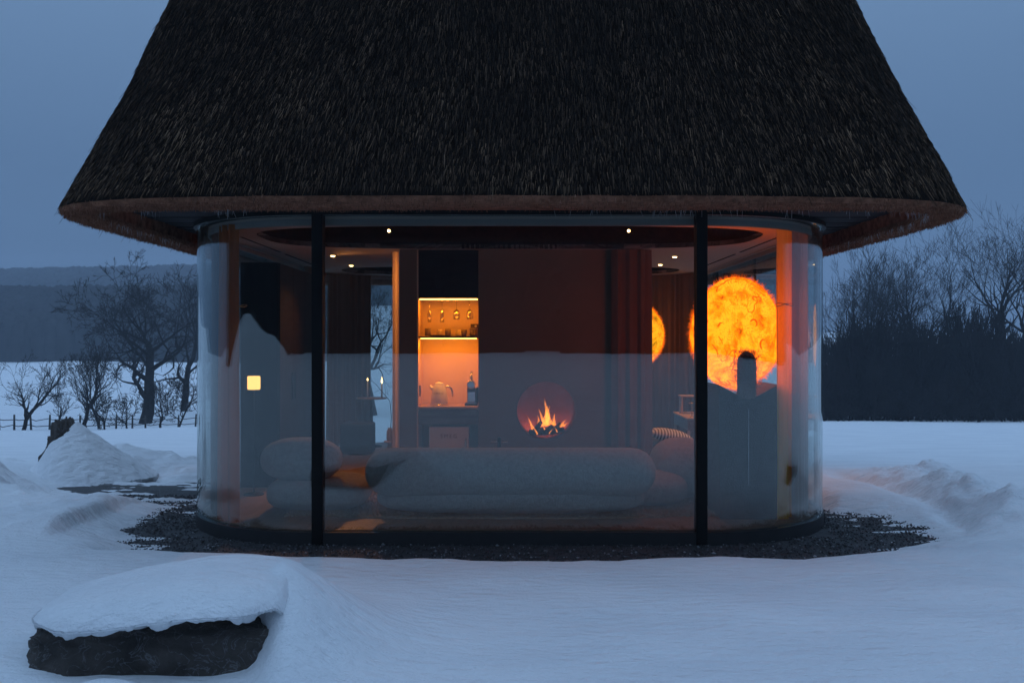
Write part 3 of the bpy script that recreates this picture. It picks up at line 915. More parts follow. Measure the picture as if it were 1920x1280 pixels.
lathe('tray_dish', [(0.09, 0), (0.17, 0.012), (0.172, 0.014), (0.09, 0.005), (0.0001, 0.005)], m_clay, tray, 30, sy=0.45)
zt = zs + 0.006
cup(802, 0.068, 0.085, m_clay, 'taller dark cup at the tray end below the first flute', z=zt, group='cups on the niche shelf')
cup(824, 0.070, 0.070, m_stone_cup, 'paler short cup between two dark cups on the tray', z=zt, group='cups on the niche shelf')
cup(840, 0.066, 0.080, m_clay, 'dark cup beside the pale short cup at the tray middle', z=zt, group='cups on the niche shelf')
cup(861, 0.10, 0.075, m_stone_cup, 'wide pale pot behind the flared cup', NY + 0.09, name='pot', cat='pot')
cup(870.5, 0.070, 0.075, m_clay, 'flared dark cup with a pale rim', NY - 0.05, flare=1.5, group='cups on the niche shelf')
for k in range(3):
    cup(888, 0.098, 0.036, m_clay, ['lowest of three stacked dark bowls on the shelf', 'middle of three stacked dark bowls on the shelf', 'topmost of three stacked dark bowls on the shelf'][k], NY + 0.02, zs + 0.028 * k, 1.25, 'bowl', 'bowl', 'bowls stacked on the niche shelf')
bxo = thing('small_box', 'small brown box with a pale round mark behind the bowls', 'box', (-0.425, NY + 0.13, zs))
box('carton', -0.045, 0.045, -0.03, 0.03, 0, 0.142, m_walnut, bxo, 0.002, 1)
lathe('label_disc', [(0.0001, -0.0322), (0.014, -0.0322), (0.014, -0.0302)], m_white, bxo, 16, (0.012, 0, 0.115), 'Y')

def text(name, body, size, loc, mat, parent, rz=0, spacing=1.2):
    cu = bpy.data.curves.new('t', 'FONT'); cu.body = body; cu.size = size; cu.extrude = 0.0008
    cu.align_x = 'CENTER'; cu.align_y = 'CENTER'; cu.space_character = spacing
    t = bpy.data.objects.new('t', cu); COL.objects.link(t)
    me = bpy.data.meshes.new_from_object(t.evaluated_get(bpy.context.evaluated_depsgraph_get()))
    bpy.data.objects.remove(t)
    me.materials.clear(); me.materials.append(mat)
    o = link(bpy.data.objects.new(name, me), parent)
    o.location = loc; o.rotation_euler = (R(90), 0, rz)
    return o

ket = thing('kettle', 'cream rounded electric kettle on the counter in the lit niche', 'kettle', ((824 - 960) / 167.0, 3.0, 0.936))
lathe('base', [(0.105, 0), (0.108, 0.006), (0.100, 0.018), (0.07, 0.02)], m_chrome, ket, 28)
lathe('body', [(0.094, 0.020), (0.098, 0.030), (0.092, 0.09), (0.078, 0.17), (0.062, 0.222), (0.056, 0.230)], m_white, ket, 32)
lathe('lid', [(0.056, 0.2305), (0.055, 0.240), (0.040, 0.254), (0.012, 0.262), (0.0001, 0.263)], m_white, ket, 28)
lathe('knob', [(0.010, 0.262), (0.013, 0.272), (0.0001, 0.278)], m_chrome, ket, 14)
tube('handle', [(0.055, 0, 0.205), (0.095, 0, 0.212), (0.130, 0, 0.195), (0.146, 0, 0.15), (0.148, 0, 0.095)], [0.009, 0.012, 0.013, 0.012, 0.009], m_chrome, ket, 10)
tube('spout', [(-0.055, 0, 0.17), (-0.085, 0, 0.195), (-0.105, 0, 0.222)], [0.026, 0.020, 0.011], m_white, ket, 10)
text('lettering', 'SMEG', 0.034, (-0.002, -0.0865, 0.135), m_logo, ket, spacing=1.4)
cof = thing('coffee_machine', 'narrow black and chrome capsule coffee machine beside the kettle', 'coffee machine', ((884 - 960) / 167.0, 3.03, 0.936))
box('base', -0.070, 0.070, -0.13, 0.10, 0, 0.026, m_black, cof, 0.006)
box('body', -0.050, 0.050, 0.0, 0.09, 0.026, 0.19, m_chrome, cof, 0.010)
box('cup_bay', -0.045, 0.045, -0.09, -0.001, 0.150, 0.215, m_black, cof, 0.010)
box('drip_plate', -0.044, 0.044, -0.10, -0.004, 0.027, 0.034, m_chrome, cof)
lathe('head', [(0.0001, -0.112), (0.036, -0.112), (0.045, -0.10), (0.045, 0.04), (0.0001, 0.045)], m_black, cof, 28, (0, 0, 0.232), 'Y')
lathe('head_ring', [(0.036, -0.114), (0.047, -0.114), (0.047, -0.10), (0.036, -0.10)], m_chrome, cof, 28, (0, 0, 0.232), 'Y')
tube('lever', [(0, -0.03, 0.27), (0, -0.02, 0.33), (0, 0.0, 0.372)], [0.018, 0.020, 0.014], m_chrome, cof, 12)
box('water_tank', 0.052, 0.078, -0.02, 0.09, 0.026, 0.20, m_black, cof, 0.008)
fr = thing('mini_fridge', 'rounded cream mini fridge tucked under the niche counter', 'fridge', (-0.697, 3.06, 0.106))
box('body', -0.215, 0.215, -0.205, 0.215, 0.02, 0.60, m_white, fr, 0.035, 4, True)
box('door', -0.219, 0.219, -0.245, -0.207, 0.015, 0.605, m_white, fr, 0.015, 3, True)
text('lettering', 'SMEG', 0.060, (0.0, -0.2465, 0.50), m_logo, fr, spacing=1.4)
for x in (-0.15, 0.15): lathe('foot', [(0.02, 0), (0.02, 0.021)], m_black, fr, 10, (x, -0.15, 0))
box('door_handle', 0.185, 0.197, -0.262, -0.246, 0.36, 0.48, m_chrome, fr, 0.004)
soc = thing('wall_hook', 'small round dark hook high on the niche side', 'hook', (-0.362, 2.92, 1.52))
bm = bmesh.new()
tube_bm(bm, [(0, 0.022 * math.cos(a), 0.03 * math.sin(a)) for a in np.linspace(0, 6.0, 18)], 0.0035, 6)
obj_bm('ring', bm, m_black, soc, True)
box('plate', 0.001, 0.008, -0.012, 0.012, 0.024, 0.040, m_black, soc)
for z_, nm in ((1.10, 'outlet low on the left side of the niche above the counter'), ):
    s_ = thing('power_outlet', 'narrow dark ' + nm, 'outlet', (-1.031, 2.95, z_))
    box('plate', 0.0005, 0.010, -0.04, 0.04, -0.06, 0.06, m_black, s_, 0.003)
    box('socket', 0.010, 0.013, -0.02, 0.02, -0.02, 0.02, m_dark, s_)

# ------------------------------------------------------------------ seats, table, rug
def superpill(name, cx, cy, cz, lx, ly, lz, mat, parent, e=2.6, ey=2.3, nu=72, nv=32, wob=0.006):
    """soft bolster: superellipsoid with a slightly lumpy skin"""
    u = np.linspace(0, 2 * np.pi, nu, endpoint=False); v = np.linspace(-np.pi / 2, np.pi / 2, nv)
    f = lambda w, p: np.sign(w) * np.abs(w) ** (2 / p)
    U, Vv = np.meshgrid(u, v)
    x = lx / 2 * f(np.cos(Vv), ey) * f(np.cos(U), e)
    y = ly / 2 * f(np.cos(Vv), ey) * f(np.sin(U), e)
    z = lz / 2 * f(np.sin(Vv), ey)
    k = 1 + wob * 6 * vnoise(x * 3 + 5 + cx, y * 3 + z * 4, 81, 2) * 0.3
    P = np.stack([x * k + cx, y * k + cy, z * k + cz], -1).reshape(-1, 3)
    i = np.arange(nv - 1)[:, None] * nu + np.arange(nu)[None]
    j = np.arange(nv - 1)[:, None] * nu + ((np.arange(nu) + 1) % nu)[None]
    F = np.stack([i, j, j + nu, i + nu], -1).reshape(-1, 4)
    return obj_np(name, P, F, mat, parent, True)
def pill(name, a, b, r, mat, parent, seg=28, sz=1.0, power=2.4):
    """long bolster with round ends along x"""
    L = (b[0] - a[0]); n = 26; V = []
    for i in range(n + 1):
        th = math.pi * i / n
        c = -math.cos(th)
        xx = a[0] + L / 2 + c * L / 2
        e = min(1.0, (1 - abs(2 * (xx - a[0]) / L - 1)) * L / (2 * r * 1.15))
        rr = r * math.sqrt(max(0.0, 1 - (1 - e) ** power))
        for k in range(seg):
            ang = 2 * math.pi * k / seg
            V.append((xx, a[1] + rr * math.cos(ang), a[2] + rr * sz * math.sin(ang)))
    F = [(i * seg + k, i * seg + (k + 1) % seg, (i + 1) * seg + (k + 1) % seg, (i + 1) * seg + k) for i in range(n) for k in range(seg)]
    return obj_np(name, V, F, mat, parent, True)

def px_x(px, D): return (px - 960) / 1840 * D
sofa = thing('sofa', 'long white boucle sofa with a fat roll backrest, turned to the fire', 'sofa', (0, 0, 0.118))
D = 8.55
pill('backrest', (px_x(683, D), 0.60, 0.392), (px_x(1231, D), 0.60, 0.392), 0.212, m_boucle, sofa)
superpill('seat', px_x(957, D), 0.98, 0.155, 2.40, 0.98, 0.30, m_boucle, sofa, 4.5, 3.2)
bm = bmesh.new()
for sg in (-1, 1):
    tube_bm(bm, [(px_x(957, D) + sg * 0.42, 0.60 + 0.2145 * math.cos(a), 0.392 + 0.2145 * math.sin(a)) for a in np.linspace(0, 2 * math.pi, 30)], 0.004, 5)
obj_bm('seam_piping', bm, m_boucle, sofa, True)['kind'] = 'stuff'
superpill('seat_cushion', px_x(957, D), 1.02, 0.32, 2.2, 0.80, 0.14, m_boucle, sofa, 4.5, 2.6)
ch = thing('armchair', 'white boucle armchair left of the sofa, behind the dark post', 'armchair', (-1.92, 1.05, 0.118))
superpill('seat', 0.14, 0.08, 0.15, 0.92, 0.90, 0.30, m_boucle, ch, 3.5, 3.0)
superpill('backrest', 0.0, -0.10, 0.46, 0.74, 0.40, 0.40, m_boucle, ch, 2.6, 2.3)
ch = thing('armchair', 'white boucle armchair between the sofa end and the glowing lamp', 'armchair', (1.42, 1.75, 0.118), 0, None)
superpill('seat', -0.10, -0.45, 0.155, 0.66, 0.74, 0.31, m_boucle, ch, 2.6, 2.6)
superpill('backrest', 0.24, -0.12, 0.30, 0.62, 0.82, 0.58, m_boucle, ch, 2.6, 2.3)
rug = thing('rug', 'shaggy rug on the floor round the sofas', 'rug', (0, 2.0, 0.106))
bm = bmesh.new()
superx = stadium(-2.05, 1.85, -1.45, 0.75, 4)
lo = [bm.verts.new((x, y, 0)) for x, y in superx]; hi = [bm.verts.new((x, y, 0.012)) for x, y in superx]
n_ = len(lo)
for i in range(n_): bm.faces.new((lo[i], lo[(i + 1) % n_], hi[(i + 1) % n_], hi[i]))
bm.faces.new(hi)
obj_bm('weave', bm, m_rug, rug)
n = 26000
P = np.stack([rng.uniform(-2.0, 1.8, n), rng.uniform(-1.4, 0.7, n), np.full(n, 0.008)], -1)
Dd = rng.normal(0, 0.5, (n, 3)); Dd[:, 2] = 1; Dd /= np.linalg.norm(Dd, axis=1)[:, None]
V, F = blades(P, Dd, rng.uniform(0.015, 0.035, n), rng.uniform(0.006, 0.012, n), 0.7)
tag(obj_np('pile', V, F, m_rug, rug), kind='stuff')

tb = thing('coffee_table', 'low round dark table between the sofa and the fireplace', 'table', (-0.13, 2.22, 0.118))
lathe('table_top', [(0.0001, 0.30), (0.36, 0.30), (0.38, 0.31), (0.38, 0.325), (0.36, 0.333), (0.0001, 0.333)], m_darkwood, tb, 40)
for k in range(3):
    a = 2 * math.pi * k / 3 + 0.5
    tube('leg', [(0.30 * math.cos(a), 0.30 * math.sin(a), 0), (0.24 * math.cos(a), 0.24 * math.sin(a), 0.30)], 0.018, m_darkwood, tb, 8)
ZT = 0.118 + 0.334
c1 = thing('candle_holder', 'black cross-shaped candle holder on the low round table', 'candle holder', (px_x(936, 10.2), 2.2, ZT))
lathe('base', [(0.045, 0), (0.045, 0.010), (0.012, 0.016)], m_black, c1, 18)
box('upright', -0.019, 0.019, -0.019, 0.019, 0.012, 0.205, m_black, c1, 0.003, 1)
box('crossbar', -0.088, 0.088, -0.012, 0.012, 0.150, 0.166, m_chrome, c1, 0.003, 1)
for px, lb in ((907, 'small dark cube box on the table beside the cross-shaped holder'), (963, 'small dark cube box below the round fireplace')):
    c2 = thing('cube_box', lb, 'box', (px_x(px, 10.2), 2.24, ZT), 0, 'small dark boxes on the low table')
    box('body', -0.040, 0.040, -0.035, 0.035, 0, 0.060, m_dark, c2, 0.003, 1)
    box('lid', -0.042, 0.042, -0.037, 0.037, 0.0605, 0.078, m_dark, c2, 0.003, 1)

# ------------------------------------------------------------------ glowing wool lamps
def mat_moon(rk=1.0):
    m = bpy.data.materials.new('glowing wool'); m.use_nodes = True
    n, l = m.node_tree.nodes, m.node_tree.links
    n.clear()
    out = n.new('ShaderNodeOutputMaterial'); em = n.new('ShaderNodeEmission')
    tc = n.new('ShaderNodeTexCoord')
    n1 = n.new('ShaderNodeTexNoise'); n1.inputs['Scale'].default_value = 2.7; n1.inputs['Detail'].default_value = 7; n1.inputs['Distortion'].default_value = 2.6; n1.inputs['Roughness'].default_value = 0.62
    n2 = n.new('ShaderNodeTexVoronoi'); n2.inputs['Scale'].default_value = 7
    n3 = n.new('ShaderNodeTexNoise'); n3.inputs['Scale'].default_value = 34; n3.inputs['Detail'].default_value = 5; n3.inputs['Distortion'].default_value = 1.5
    mixv = n.new('ShaderNodeVectorMath'); mixv.operation = 'MULTIPLY_ADD'
    mixv.inputs[1].default_value = (0.35, 0.35, 0.35)
    l.new(tc.outputs['Object'], n1.inputs['Vector']); l.new(tc.outputs['Object'], n3.inputs['Vector'])
    l.new(n1.outputs['Color'], mixv.inputs[0]); l.new(tc.outputs['Object'], mixv.inputs[2]); l.new(mixv.outputs[0], n2.inputs['Vector'])
    a = n.new('ShaderNodeMath'); a.operation = 'MULTIPLY_ADD'; a.inputs[1].default_value = 0.62
    l.new(n1.outputs['Fac'], a.inputs[0])
    b = n.new('ShaderNodeMath'); b.operation = 'MULTIPLY'; b.inputs[1].default_value = 0.15
    l.new(n3.outputs['Fac'], b.inputs[0])
    c = n.new('ShaderNodeMath'); c.operation = 'MULTIPLY_ADD'; c.inputs[1].default_value = 0.55
    l.new(n2.outputs['Distance'], c.inputs[0]); l.new(b.outputs[0], c.inputs[2]); l.new(c.outputs[0], a.inputs[2])
    r = n.new('ShaderNodeValToRGB'); e = r.color_ramp.elements
    e[0].position, e[0].color = 0.40, (0.85, 0.150, 0.001, 1)
    e[1].position, e[1].color = 0.74, (5.6, 0.70, 0.02, 1)
    q = e.new(0.50); q.color = (2.4, 0.33, 0.002, 1)
    q = e.new(0.64); q.color = (4.0, 0.52, 0.006, 1)
    l.new(a.outputs[0], r.inputs['Fac']); l.new(r.outputs['Color'], em.inputs['Color'])
    em.inputs['Strength'].default_value = 1.2
    for _e in e: _e.color = (_e.color[0] * rk, _e.color[1], _e.color[2], 1)
    l.new(em.outputs[0], out.inputs['Surface'])
    return m
m_moon = mat_moon(0.9)
m_moon_small = mat_moon(0.35)
m_curl = mat_emit('thick wool strands', (1.5, 0.20, 0.001), 1.0)
m_fuzz = mat_emit('glowing wool fibre', (2.2, 0.25, 0.003), 1.0)
def wool_lamp(name, label, loc, rx, rz, seed, neck=True, group=None):
    t = thing(name, label, 'lamp', loc, 0, group)
    nu, nv = 96, 56
    u = np.linspace(0, 2 * np.pi, nu, endpoint=False); v = np.linspace(-np.pi / 2, np.pi / 2, nv)
    U, Vv = np.meshgrid(u, v)
    k = 1 + 0.05 * vnoise(np.cos(U) * 3 + 9, np.sin(U) * 3 + Vv * 4, seed, 4) + 0.03 * vnoise(np.cos(U) * 9 + 9, np.sin(U) * 9 + Vv * 9, seed + 3, 3)
    k = k * (1 - 0.10 * sstep(0.2, -1.4, Vv))
    P = np.stack([rx * np.cos(Vv) * np.cos(U) * k, rx * np.cos(Vv) * np.sin(U) * k, rz * np.sin(Vv) * k], -1).reshape(-1, 3)
    i = np.arange(nv - 1)[:, None] * nu + np.arange(nu)[None]
    j = np.arange(nv - 1)[:, None] * nu + ((np.arange(nu) + 1) % nu)[None]
    F = np.stack([i, j, j + nu, i + nu], -1).reshape(-1, 4)
    sh = obj_np('lamp_shade', P, F, m_moon if rx > 0.38 else m_moon_small, t, True)
    n = 9000
    d = rng.normal(size=(n, 3)); d /= np.linalg.norm(d, axis=1)[:, None]
    P = d * np.array([rx, rx, rz]) * (0.985 - 0.10 * sstep(0.0, -1.0, d[:, 2]))[:, None]
    Dr = d + rng.normal(0, 0.65, (n, 3)); Dr /= np.linalg.norm(Dr, axis=1)[:, None]
    V, F = blades(P, Dr, rng.uniform(0.025, 0.065, n) * rx / 0.4, np.full(n, 0.003), 0.4)
    tag(obj_np('wool_fibres', V, F, m_fuzz, sh), kind='stuff')
    bm = bmesh.new(); rr_ = random.Random(seed)
    for _ in range(65):
        d0 = Vector((rr_.gauss(0, 1), rr_.gauss(0, 1), rr_.gauss(0, 1))).normalized()
        u0 = d0.orthogonal().normalized(); w0 = d0.cross(u0)
        rad = rr_.uniform(0.04, 0.13); a0 = rr_.uniform(0, 6.28); sweep = rr_.uniform(1.2, 5.5); n_ = 12
        pts_ = []
        for q in range(n_):
            a = a0 + sweep * q / (n_ - 1); rq = rad * (1 + 0.5 * math.sin(2.3 * a + a0))
            d1 = (d0 + u0 * math.cos(a) * rq * 1.6 + w0 * math.sin(a) * rq * 1.6).normalized()
            kk = 1 - 0.10 * float(sstep(0.2, -1.0, d1.z))
            pts_.append((d1.x * rx * 1.012 * kk, d1.y * rx * 1.012 * kk, d1.z * rz * 1.012 * kk))
        wd_ = rr_.uniform(0.004, 0.010) * rx / 0.4
        tube_bm(bm, pts_, [wd_ * math.sin(math.pi * (0.08 + 0.84 * q / (n_ - 1))) for q in range(n_)], 5)
    tag(obj_bm('wool_curls', bm, m_curl, sh, True), kind='stuff')
    return t
lx = px_x(1380, 9.0)
moon = wool_lamp('wool_lamp', 'large fuzzy egg-shaped lamp glowing orange on a dark pedestal', (lx, 1.0, 1.70), 0.405, 0.525, 91)
m_wool_unlit = M('unlit lamp wool', (0.30, 0.22, 0.20), rough=1.0, noise_s=12, var=0.2, bump=0.02, bump_s=60)
lathe('unlit_patch', [(0.085, 0.0), (0.085, 0.31), (0.075, 0.36), (0.045, 0.40), (0.0001, 0.42)], m_wool_unlit, moon, 20, (px_x(1398, 8.6) - lx, -0.44, -0.55), sy=0.5)  # added shape standing for the unlit patch on the lamp's lower front
n = 2600
P = np.stack([rng.normal(0, 0.055, n), rng.normal(-0.02, 0.02, n), rng.uniform(0.10, 0.42, n)], -1) + np.array([px_x(1398, 8.6) - lx, -0.455, -0.55])
Dd = rng.normal(0, 0.6, (n, 3)); Dd[:, 2] += 0.4; Dd /= np.linalg.norm(Dd, axis=1)[:, None]
V, F = blades(P, Dd, rng.uniform(0.02, 0.05, n), np.full(n, 0.003), 0.4)
tag(obj_np('unlit_patch_wool', V, F, m_wool_unlit, moon), kind='stuff')
ped = thing('pedestal', 'tall dark pedestal with a notched top under the glowing lamp', 'pedestal', (px_x(1395, 8.7), 0.95, 0.106))
bm = bmesh.new()
prof = [(-0.245, 0), (0.245, 0), (0.262, 1.17), (0.05, 1.055), (-0.05, 1.055), (-0.262, 1.17)]
f = [bm.verts.new((x, -0.42, z)) for x, z in prof]; b = [bm.verts.new((x, 0.30, z)) for x, z in prof]
bm.faces.new(f); bm.faces.new(b[::-1])
for i in range(6): bm.faces.new((f[i], b[i], b[(i + 1) % 6], f[(i + 1) % 6]))
obj_bm('body', bm, m_felt, ped)
box('seam', -0.0015, 0.0015, -0.423, -0.4205, 0.3, 0.95, m_chrome, ped)
lamp2 = wool_lamp('wool_lamp', 'smaller fuzzy glowing lamp half hidden behind the brown curtain', (px_x(1199, 14.2), 6.2, 1.72), 0.345, 0.46, 95)
st = tube('stem', [(0, 0, -0.45), (0, 0, -1.58)], 0.02, m_black, lamp2)
lathe('base', [(0.17, -1.612), (0.17, -1.59), (0.03, -1.575)], m_black, lamp2, 24)

# small glowing table lamp by the left glass, on its slim stand
fl3 = thing('floor_lamp', 'slim floor lamp with a small square glowing shade by the curved left glass', 'lamp', (px_x(476, 9.9), 1.9, 0.106))
lathe('base', [(0.10, 0), (0.10, 0.012), (0.01, 0.02)], m_black, fl3, 20)
tube('stem', [(0, 0, 0.01), (0, 0, 1.07)], 0.006, m_black, fl3, 8)
lathe('lamp_shade', [(0.060, 1.06), (0.064, 1.075), (0.064, 1.185), (0.060, 1.195)], mat_emit('small shade glow', (1.0, 0.52, 0.14), 2.4), fl3, 20)

# ------------------------------------------------------------------ curtains
def curtain(name, label, pts, mat, amp=0.028, wl_=0.10, z0=0.112, z1=ZC - 0.012, fine=0.008, cat='curtain', group=None, seed=0):
    """gathered cloth along a plan path"""
    P = np.array(pts, float)
    seg = np.hypot(*np.diff(P, axis=0).T); s = np.r_[0, np.cumsum(seg)]
    n = max(12, int(s[-1] / fine)); q = np.linspace(0, s[-1], n)
    x = np.interp(q, s, P[:, 0]); y = np.interp(q, s, P[:, 1])
    dx, dy = np.gradient(x), np.gradient(y); L = np.hypot(dx, dy); nx_, ny_ = -dy / L, dx / L
    Z = np.linspace(0, 1, 14)
    rows = []
    ph = q / wl_ * 2 * np.pi + 1.5 * vnoise(q * 3, q * 0 + seed, 101 + seed, 2)
    for t in Z:
        a = amp * (0.75 + 0.35 * (1 - t)) * (1 + 0.4 * vnoise(q * 5, q * 0 + t * 1.2 + seed, 111, 2))
        w = a * np.sin(ph + 0.5 * t) + 0.25 * a * np.sin(2.3 * ph)
        rows.append(np.stack([x + nx_ * w, y + ny_ * w, np.full(n, z0 + (z1 - z0) * t)], -1))
    V = np.concatenate(rows)
    i = np.arange(len(Z) - 1)[:, None] * n + np.arange(n - 1)[None]
    F = np.stack([i, i + 1, i + n + 1, i + n], -1).reshape(-1, 4)
    o = obj_np(name, V, F, mat, None, True)
    o.location.x = HX
    tag(o, label, cat, group)
    return o
curtain('curtain', 'sheer pleated curtain behind the curved corner glass beside the glowing lamp', arc(W1, RC, 1.20, -40, 0, 30) + [(W1 + 1.20, 1.7)], m_curtain, 0.026, 0.085, group='sheer curtains in the front corners', seed=1)
curtain('curtain', 'lamp-tinted curtain fold hanging just beside the large glowing lamp', arc(W1, RC, 1.16, -49, -34, 10), m_curtain_lamptint, 0.03, 0.12, seed=2)
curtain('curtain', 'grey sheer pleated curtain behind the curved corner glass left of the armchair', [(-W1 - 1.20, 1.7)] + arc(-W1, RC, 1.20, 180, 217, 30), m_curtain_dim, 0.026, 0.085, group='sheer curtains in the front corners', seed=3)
curtain('curtain', 'dark brown curtain covering the wall end beside the round fireplace', [(1.10, 2.66), (1.47, 2.66), (1.56, 2.75)], m_curtain_brown, 0.03, 0.115, seed=4)
curtain('curtain', 'brown curtain at the far left corner behind the black post', arc(-W1, YB - RC, 1.17, 118, 160, 20), m_curtain_brown, 0.035, 0.12, seed=5)
curtain('curtain', 'brown curtain at the far right corner behind the desk', arc(W1, YB - RC, 1.17, 62, 20, 20), m_curtain_brown, 0.035, 0.12, seed=6)
curtain('curtain', 'narrow brown curtain stack on the left side glass beyond the dark wardrobe', [(-2.70, 5.0), (-2.70, 5.75)], m_curtain_brown, 0.04, 0.11, seed=7)
curtain('curtain', 'brown curtain fold inside the curved left corner glass', arc(-W1, RC, 1.26, 221, 233, 10), mat_cloth('rust curtain', (0.42, 0.17, 0.07), 0.4), 0.03, 0.12, seed=8)
curtain('curtain', 'narrow pale curtain glowing at the edge of the passage beside the core wall', [(-1.305, 2.90), (-1.225, 2.93)], m_curtain_pale, 0.012, 0.05, seed=9)
wd = thing('wardrobe', 'tall black wardrobe along the left side of the room', 'wardrobe', (-2.68, 3.65, 0.106))
box('carcass', -0.20, 0.20, -1.25, 1.25, 0.0, 2.38, m_dark, wd, 0.004, 1)
for k in range(4):
    d_ = box('door', 0.2005, 0.222, -1.245 + k * 0.6235, -1.245 + (k + 1) * 0.6235 - 0.006, 0.02, 2.37, m_darkwood, wd, 0.003, 1)
    box('handle', 0.2225, 0.236, -1.245 + k * 0.6235 + (0.54 if k % 2 == 0 else 0.06), -1.245 + k * 0.6235 + (0.56 if k % 2 == 0 else 0.08), 0.9, 1.2, m_black, d_)
for x, y, lb in ((px_x(1469, 8.43), 0.40, 'thin brass tieback round the lamp-tinted curtain'), (px_x(446, 8.66), 0.66, 'thin brass tieback round the curtain in the left corner')):
    t = thing('curtain_glint', lb, 'glint loop', (x, y, 1.65 + 68 / 1840 * 8.5), 0, 'brass tiebacks on the corner curtains')  # brass loop added in place of a lamp reflection on the curtain
    bm = bmesh.new()
    tube_bm(bm, [(0.075 * math.cos(a), 0.055 * math.sin(a), 0.012 * math.sin(2 * a)) for a in np.linspace(0, 2 * math.pi, 28)], 0.004, 6)
    obj_bm('cord', bm, m_brass, t, True)
    lathe('knot', [(0.0001, -0.012), (0.009, -0.006), (0.009, 0.006), (0.0001, 0.012)], m_brass, t, 10, (0.0, -0.055, 0.0))

# ------------------------------------------------------------------ back of the room
po = thing('pouf', 'square grey upholstered pouf standing by the rear window', 'pouf', (px_x(667, 13.3), 5.5, 0.106))
box('seat_block', -0.215, 0.215, -0.2, 0.2, 0.02, 0.43, m_felt, po, 0.03, 3, True)
lathe('foot', [(0.15, 0), (0.15, 0.021)], m_black, po, 20)
bt = thing('side_table', 'tall slim round side table with two candles by the rear window', 'table', (px_x(694, 14.3), 6.45, 0.106))
lathe('table_top', [(0.0001, 0.70), (0.22, 0.70), (0.22, 0.72), (0.0001, 0.72)], m_oak, bt, 30)
tube('leg', [(0, 0, 0), (0, 0, 0.70)], 0.02, m_black, bt)
lathe('base', [(0.15, 0), (0.15, 0.015), (0.02, 0.03)], m_black, bt, 24)
for px, hh, fh, lb in ((686, 0.24, 0.05, 'thin candle with a small flame on the tall side table'), (713, 0.20, 0.10, 'candle with the longer bright flame on the tall side table')):
    cd = thing('candle', lb, 'candle', (px_x(px, 14.25), 6.42, 0.106 + 0.7205), 0, 'candles on the tall side table')
    lathe('wax', [(0.012, 0), (0.011, hh), (0.0001, hh - 0.003)], m_wax, cd, 12)
    lathe('flame', [(0.0005, hh + 0.004), (0.010, hh + 0.02), (0.012, hh + 0.35 * fh + 0.01), (0.004, hh + 0.8 * fh), (0.0003, hh + 1.1 * fh)], m_candle_flame, cd, 12)
sto = thing('plant_stand', 'small pale stand beside the lit jamb of the core wall', 'stand', (px_x(731, 12.4), 4.4, 0.106))
lathe('top', [(0.0001, 0.27), (0.075, 0.27), (0.075, 0.29), (0.0001, 0.29)], m_oak, sto, 20)
tube('leg', [(0, 0, 0), (0, 0, 0.27)], 0.03, m_oak, sto, 10)
va = thing('vase', 'pale vase with one long bare twig on the small stand', 'vase', (px_x(731, 12.4), 4.4, 0.106 + 0.2905))
lathe('body', [(0.035, 0), (0.045, 0.03), (0.042, 0.12), (0.025, 0.15), (0.028, 0.165)], m_stone_cup, va, 18)
bm = bmesh.new()
tube_bm(bm, [(0, 0, 0.02), (0.02, 0, 0.3), (0.0, 0, 0.5), (-0.18, 0, 0.72), (-0.40, 0, 0.86), (-0.58, 0.02, 0.90)], [0.006, 0.005, 0.004, 0.003, 0.002, 0.001], 5)
for a, b in (((-0.1, 0, 0.64), (-0.22, 0, 0.60)), ((-0.22, 0, 0.75), (-0.30, 0, 0.92)), ((-0.30, 0, 0.80), (-0.45, 0, 0.78)), ((0.01, 0, 0.42), (0.04, 0, 0.62)), ((-0.05, 0, 0.57), (-0.08, 0, 0.78))):
    tube_bm(bm, [a, ((a[0] + b[0]) / 2, 0.01, (a[2] + b[2]) / 2 + 0.01), b], [0.0025, 0.002, 0.001], 4)
obj_bm('twig', bm, m_bark, va)

desk = thing('desk', 'narrow oak desk with a lit top by the right side glass', 'desk', (2.45, 4.0, 0.106))
box('desk_top', -0.40, 0.38, -0.52, 0.50, 0.63, 0.650, m_oak, desk, 0.003, 1)
box('apron', -0.39, 0.37, -0.51, 0.49, 0.50, 0.629, m_walnut, desk, 0.003, 1)
for x in (-0.375, 0.355):
    for y in (-0.49, 0.47):
        box('leg', x - 0.015, x + 0.015, y - 0.015, y + 0.015, 0, 0.499, m_oak, desk)
rs = thing('desk_shelf', 'small raised oak shelf standing on the desk', 'shelf', (2.42, 4.2, 0.106 + 0.651))
box('board', -0.34, 0.34, -0.10, 0.10, 0.21, 0.225, m_oak, rs)
for x in (-0.32, 0.32): box('leg', x - 0.01, x + 0.01, -0.09, 0.09, 0, 0.209, m_oak, rs)
dl = thing('cross_stand', 'little brass stand with a crossbar on the desk near the dark post', 'stand', (px_x(1295, 11.7), 3.62, 0.106 + 0.651))
lathe('base', [(0.03, 0), (0.03, 0.008), (0.005, 0.012)], m_brass, dl, 14)
tube('upright', [(0, 0, 0.01), (0, 0, 0.17)], 0.005, m_brass, dl, 8)
tube('crossbar', [(-0.045, 0, 0.165), (0.06, 0, 0.165)], 0.005, m_brass, dl, 8)
day = thing('daybed', 'low dark daybed beside the end of the fireplace wall', 'daybed', (1.88, 3.7, 0.106))
box('base', -0.28, 0.28, -0.75, 0.75, 0.05, 0.22, m_felt, day, 0.02)
superpill('mattress', 0, 0, 0.29, 0.58, 1.5, 0.15, m_felt, day, 6, 4)
for x in (-0.22, 0.22):
    for y in (-0.65, 0.65): box('foot', x - 0.02, x + 0.02, y - 0.02, y + 0.02, 0, 0.051, m_black, day)
m_stripe = M('striped cushion cloth', (0.6, 0.52, 0.44), rough=0.95)
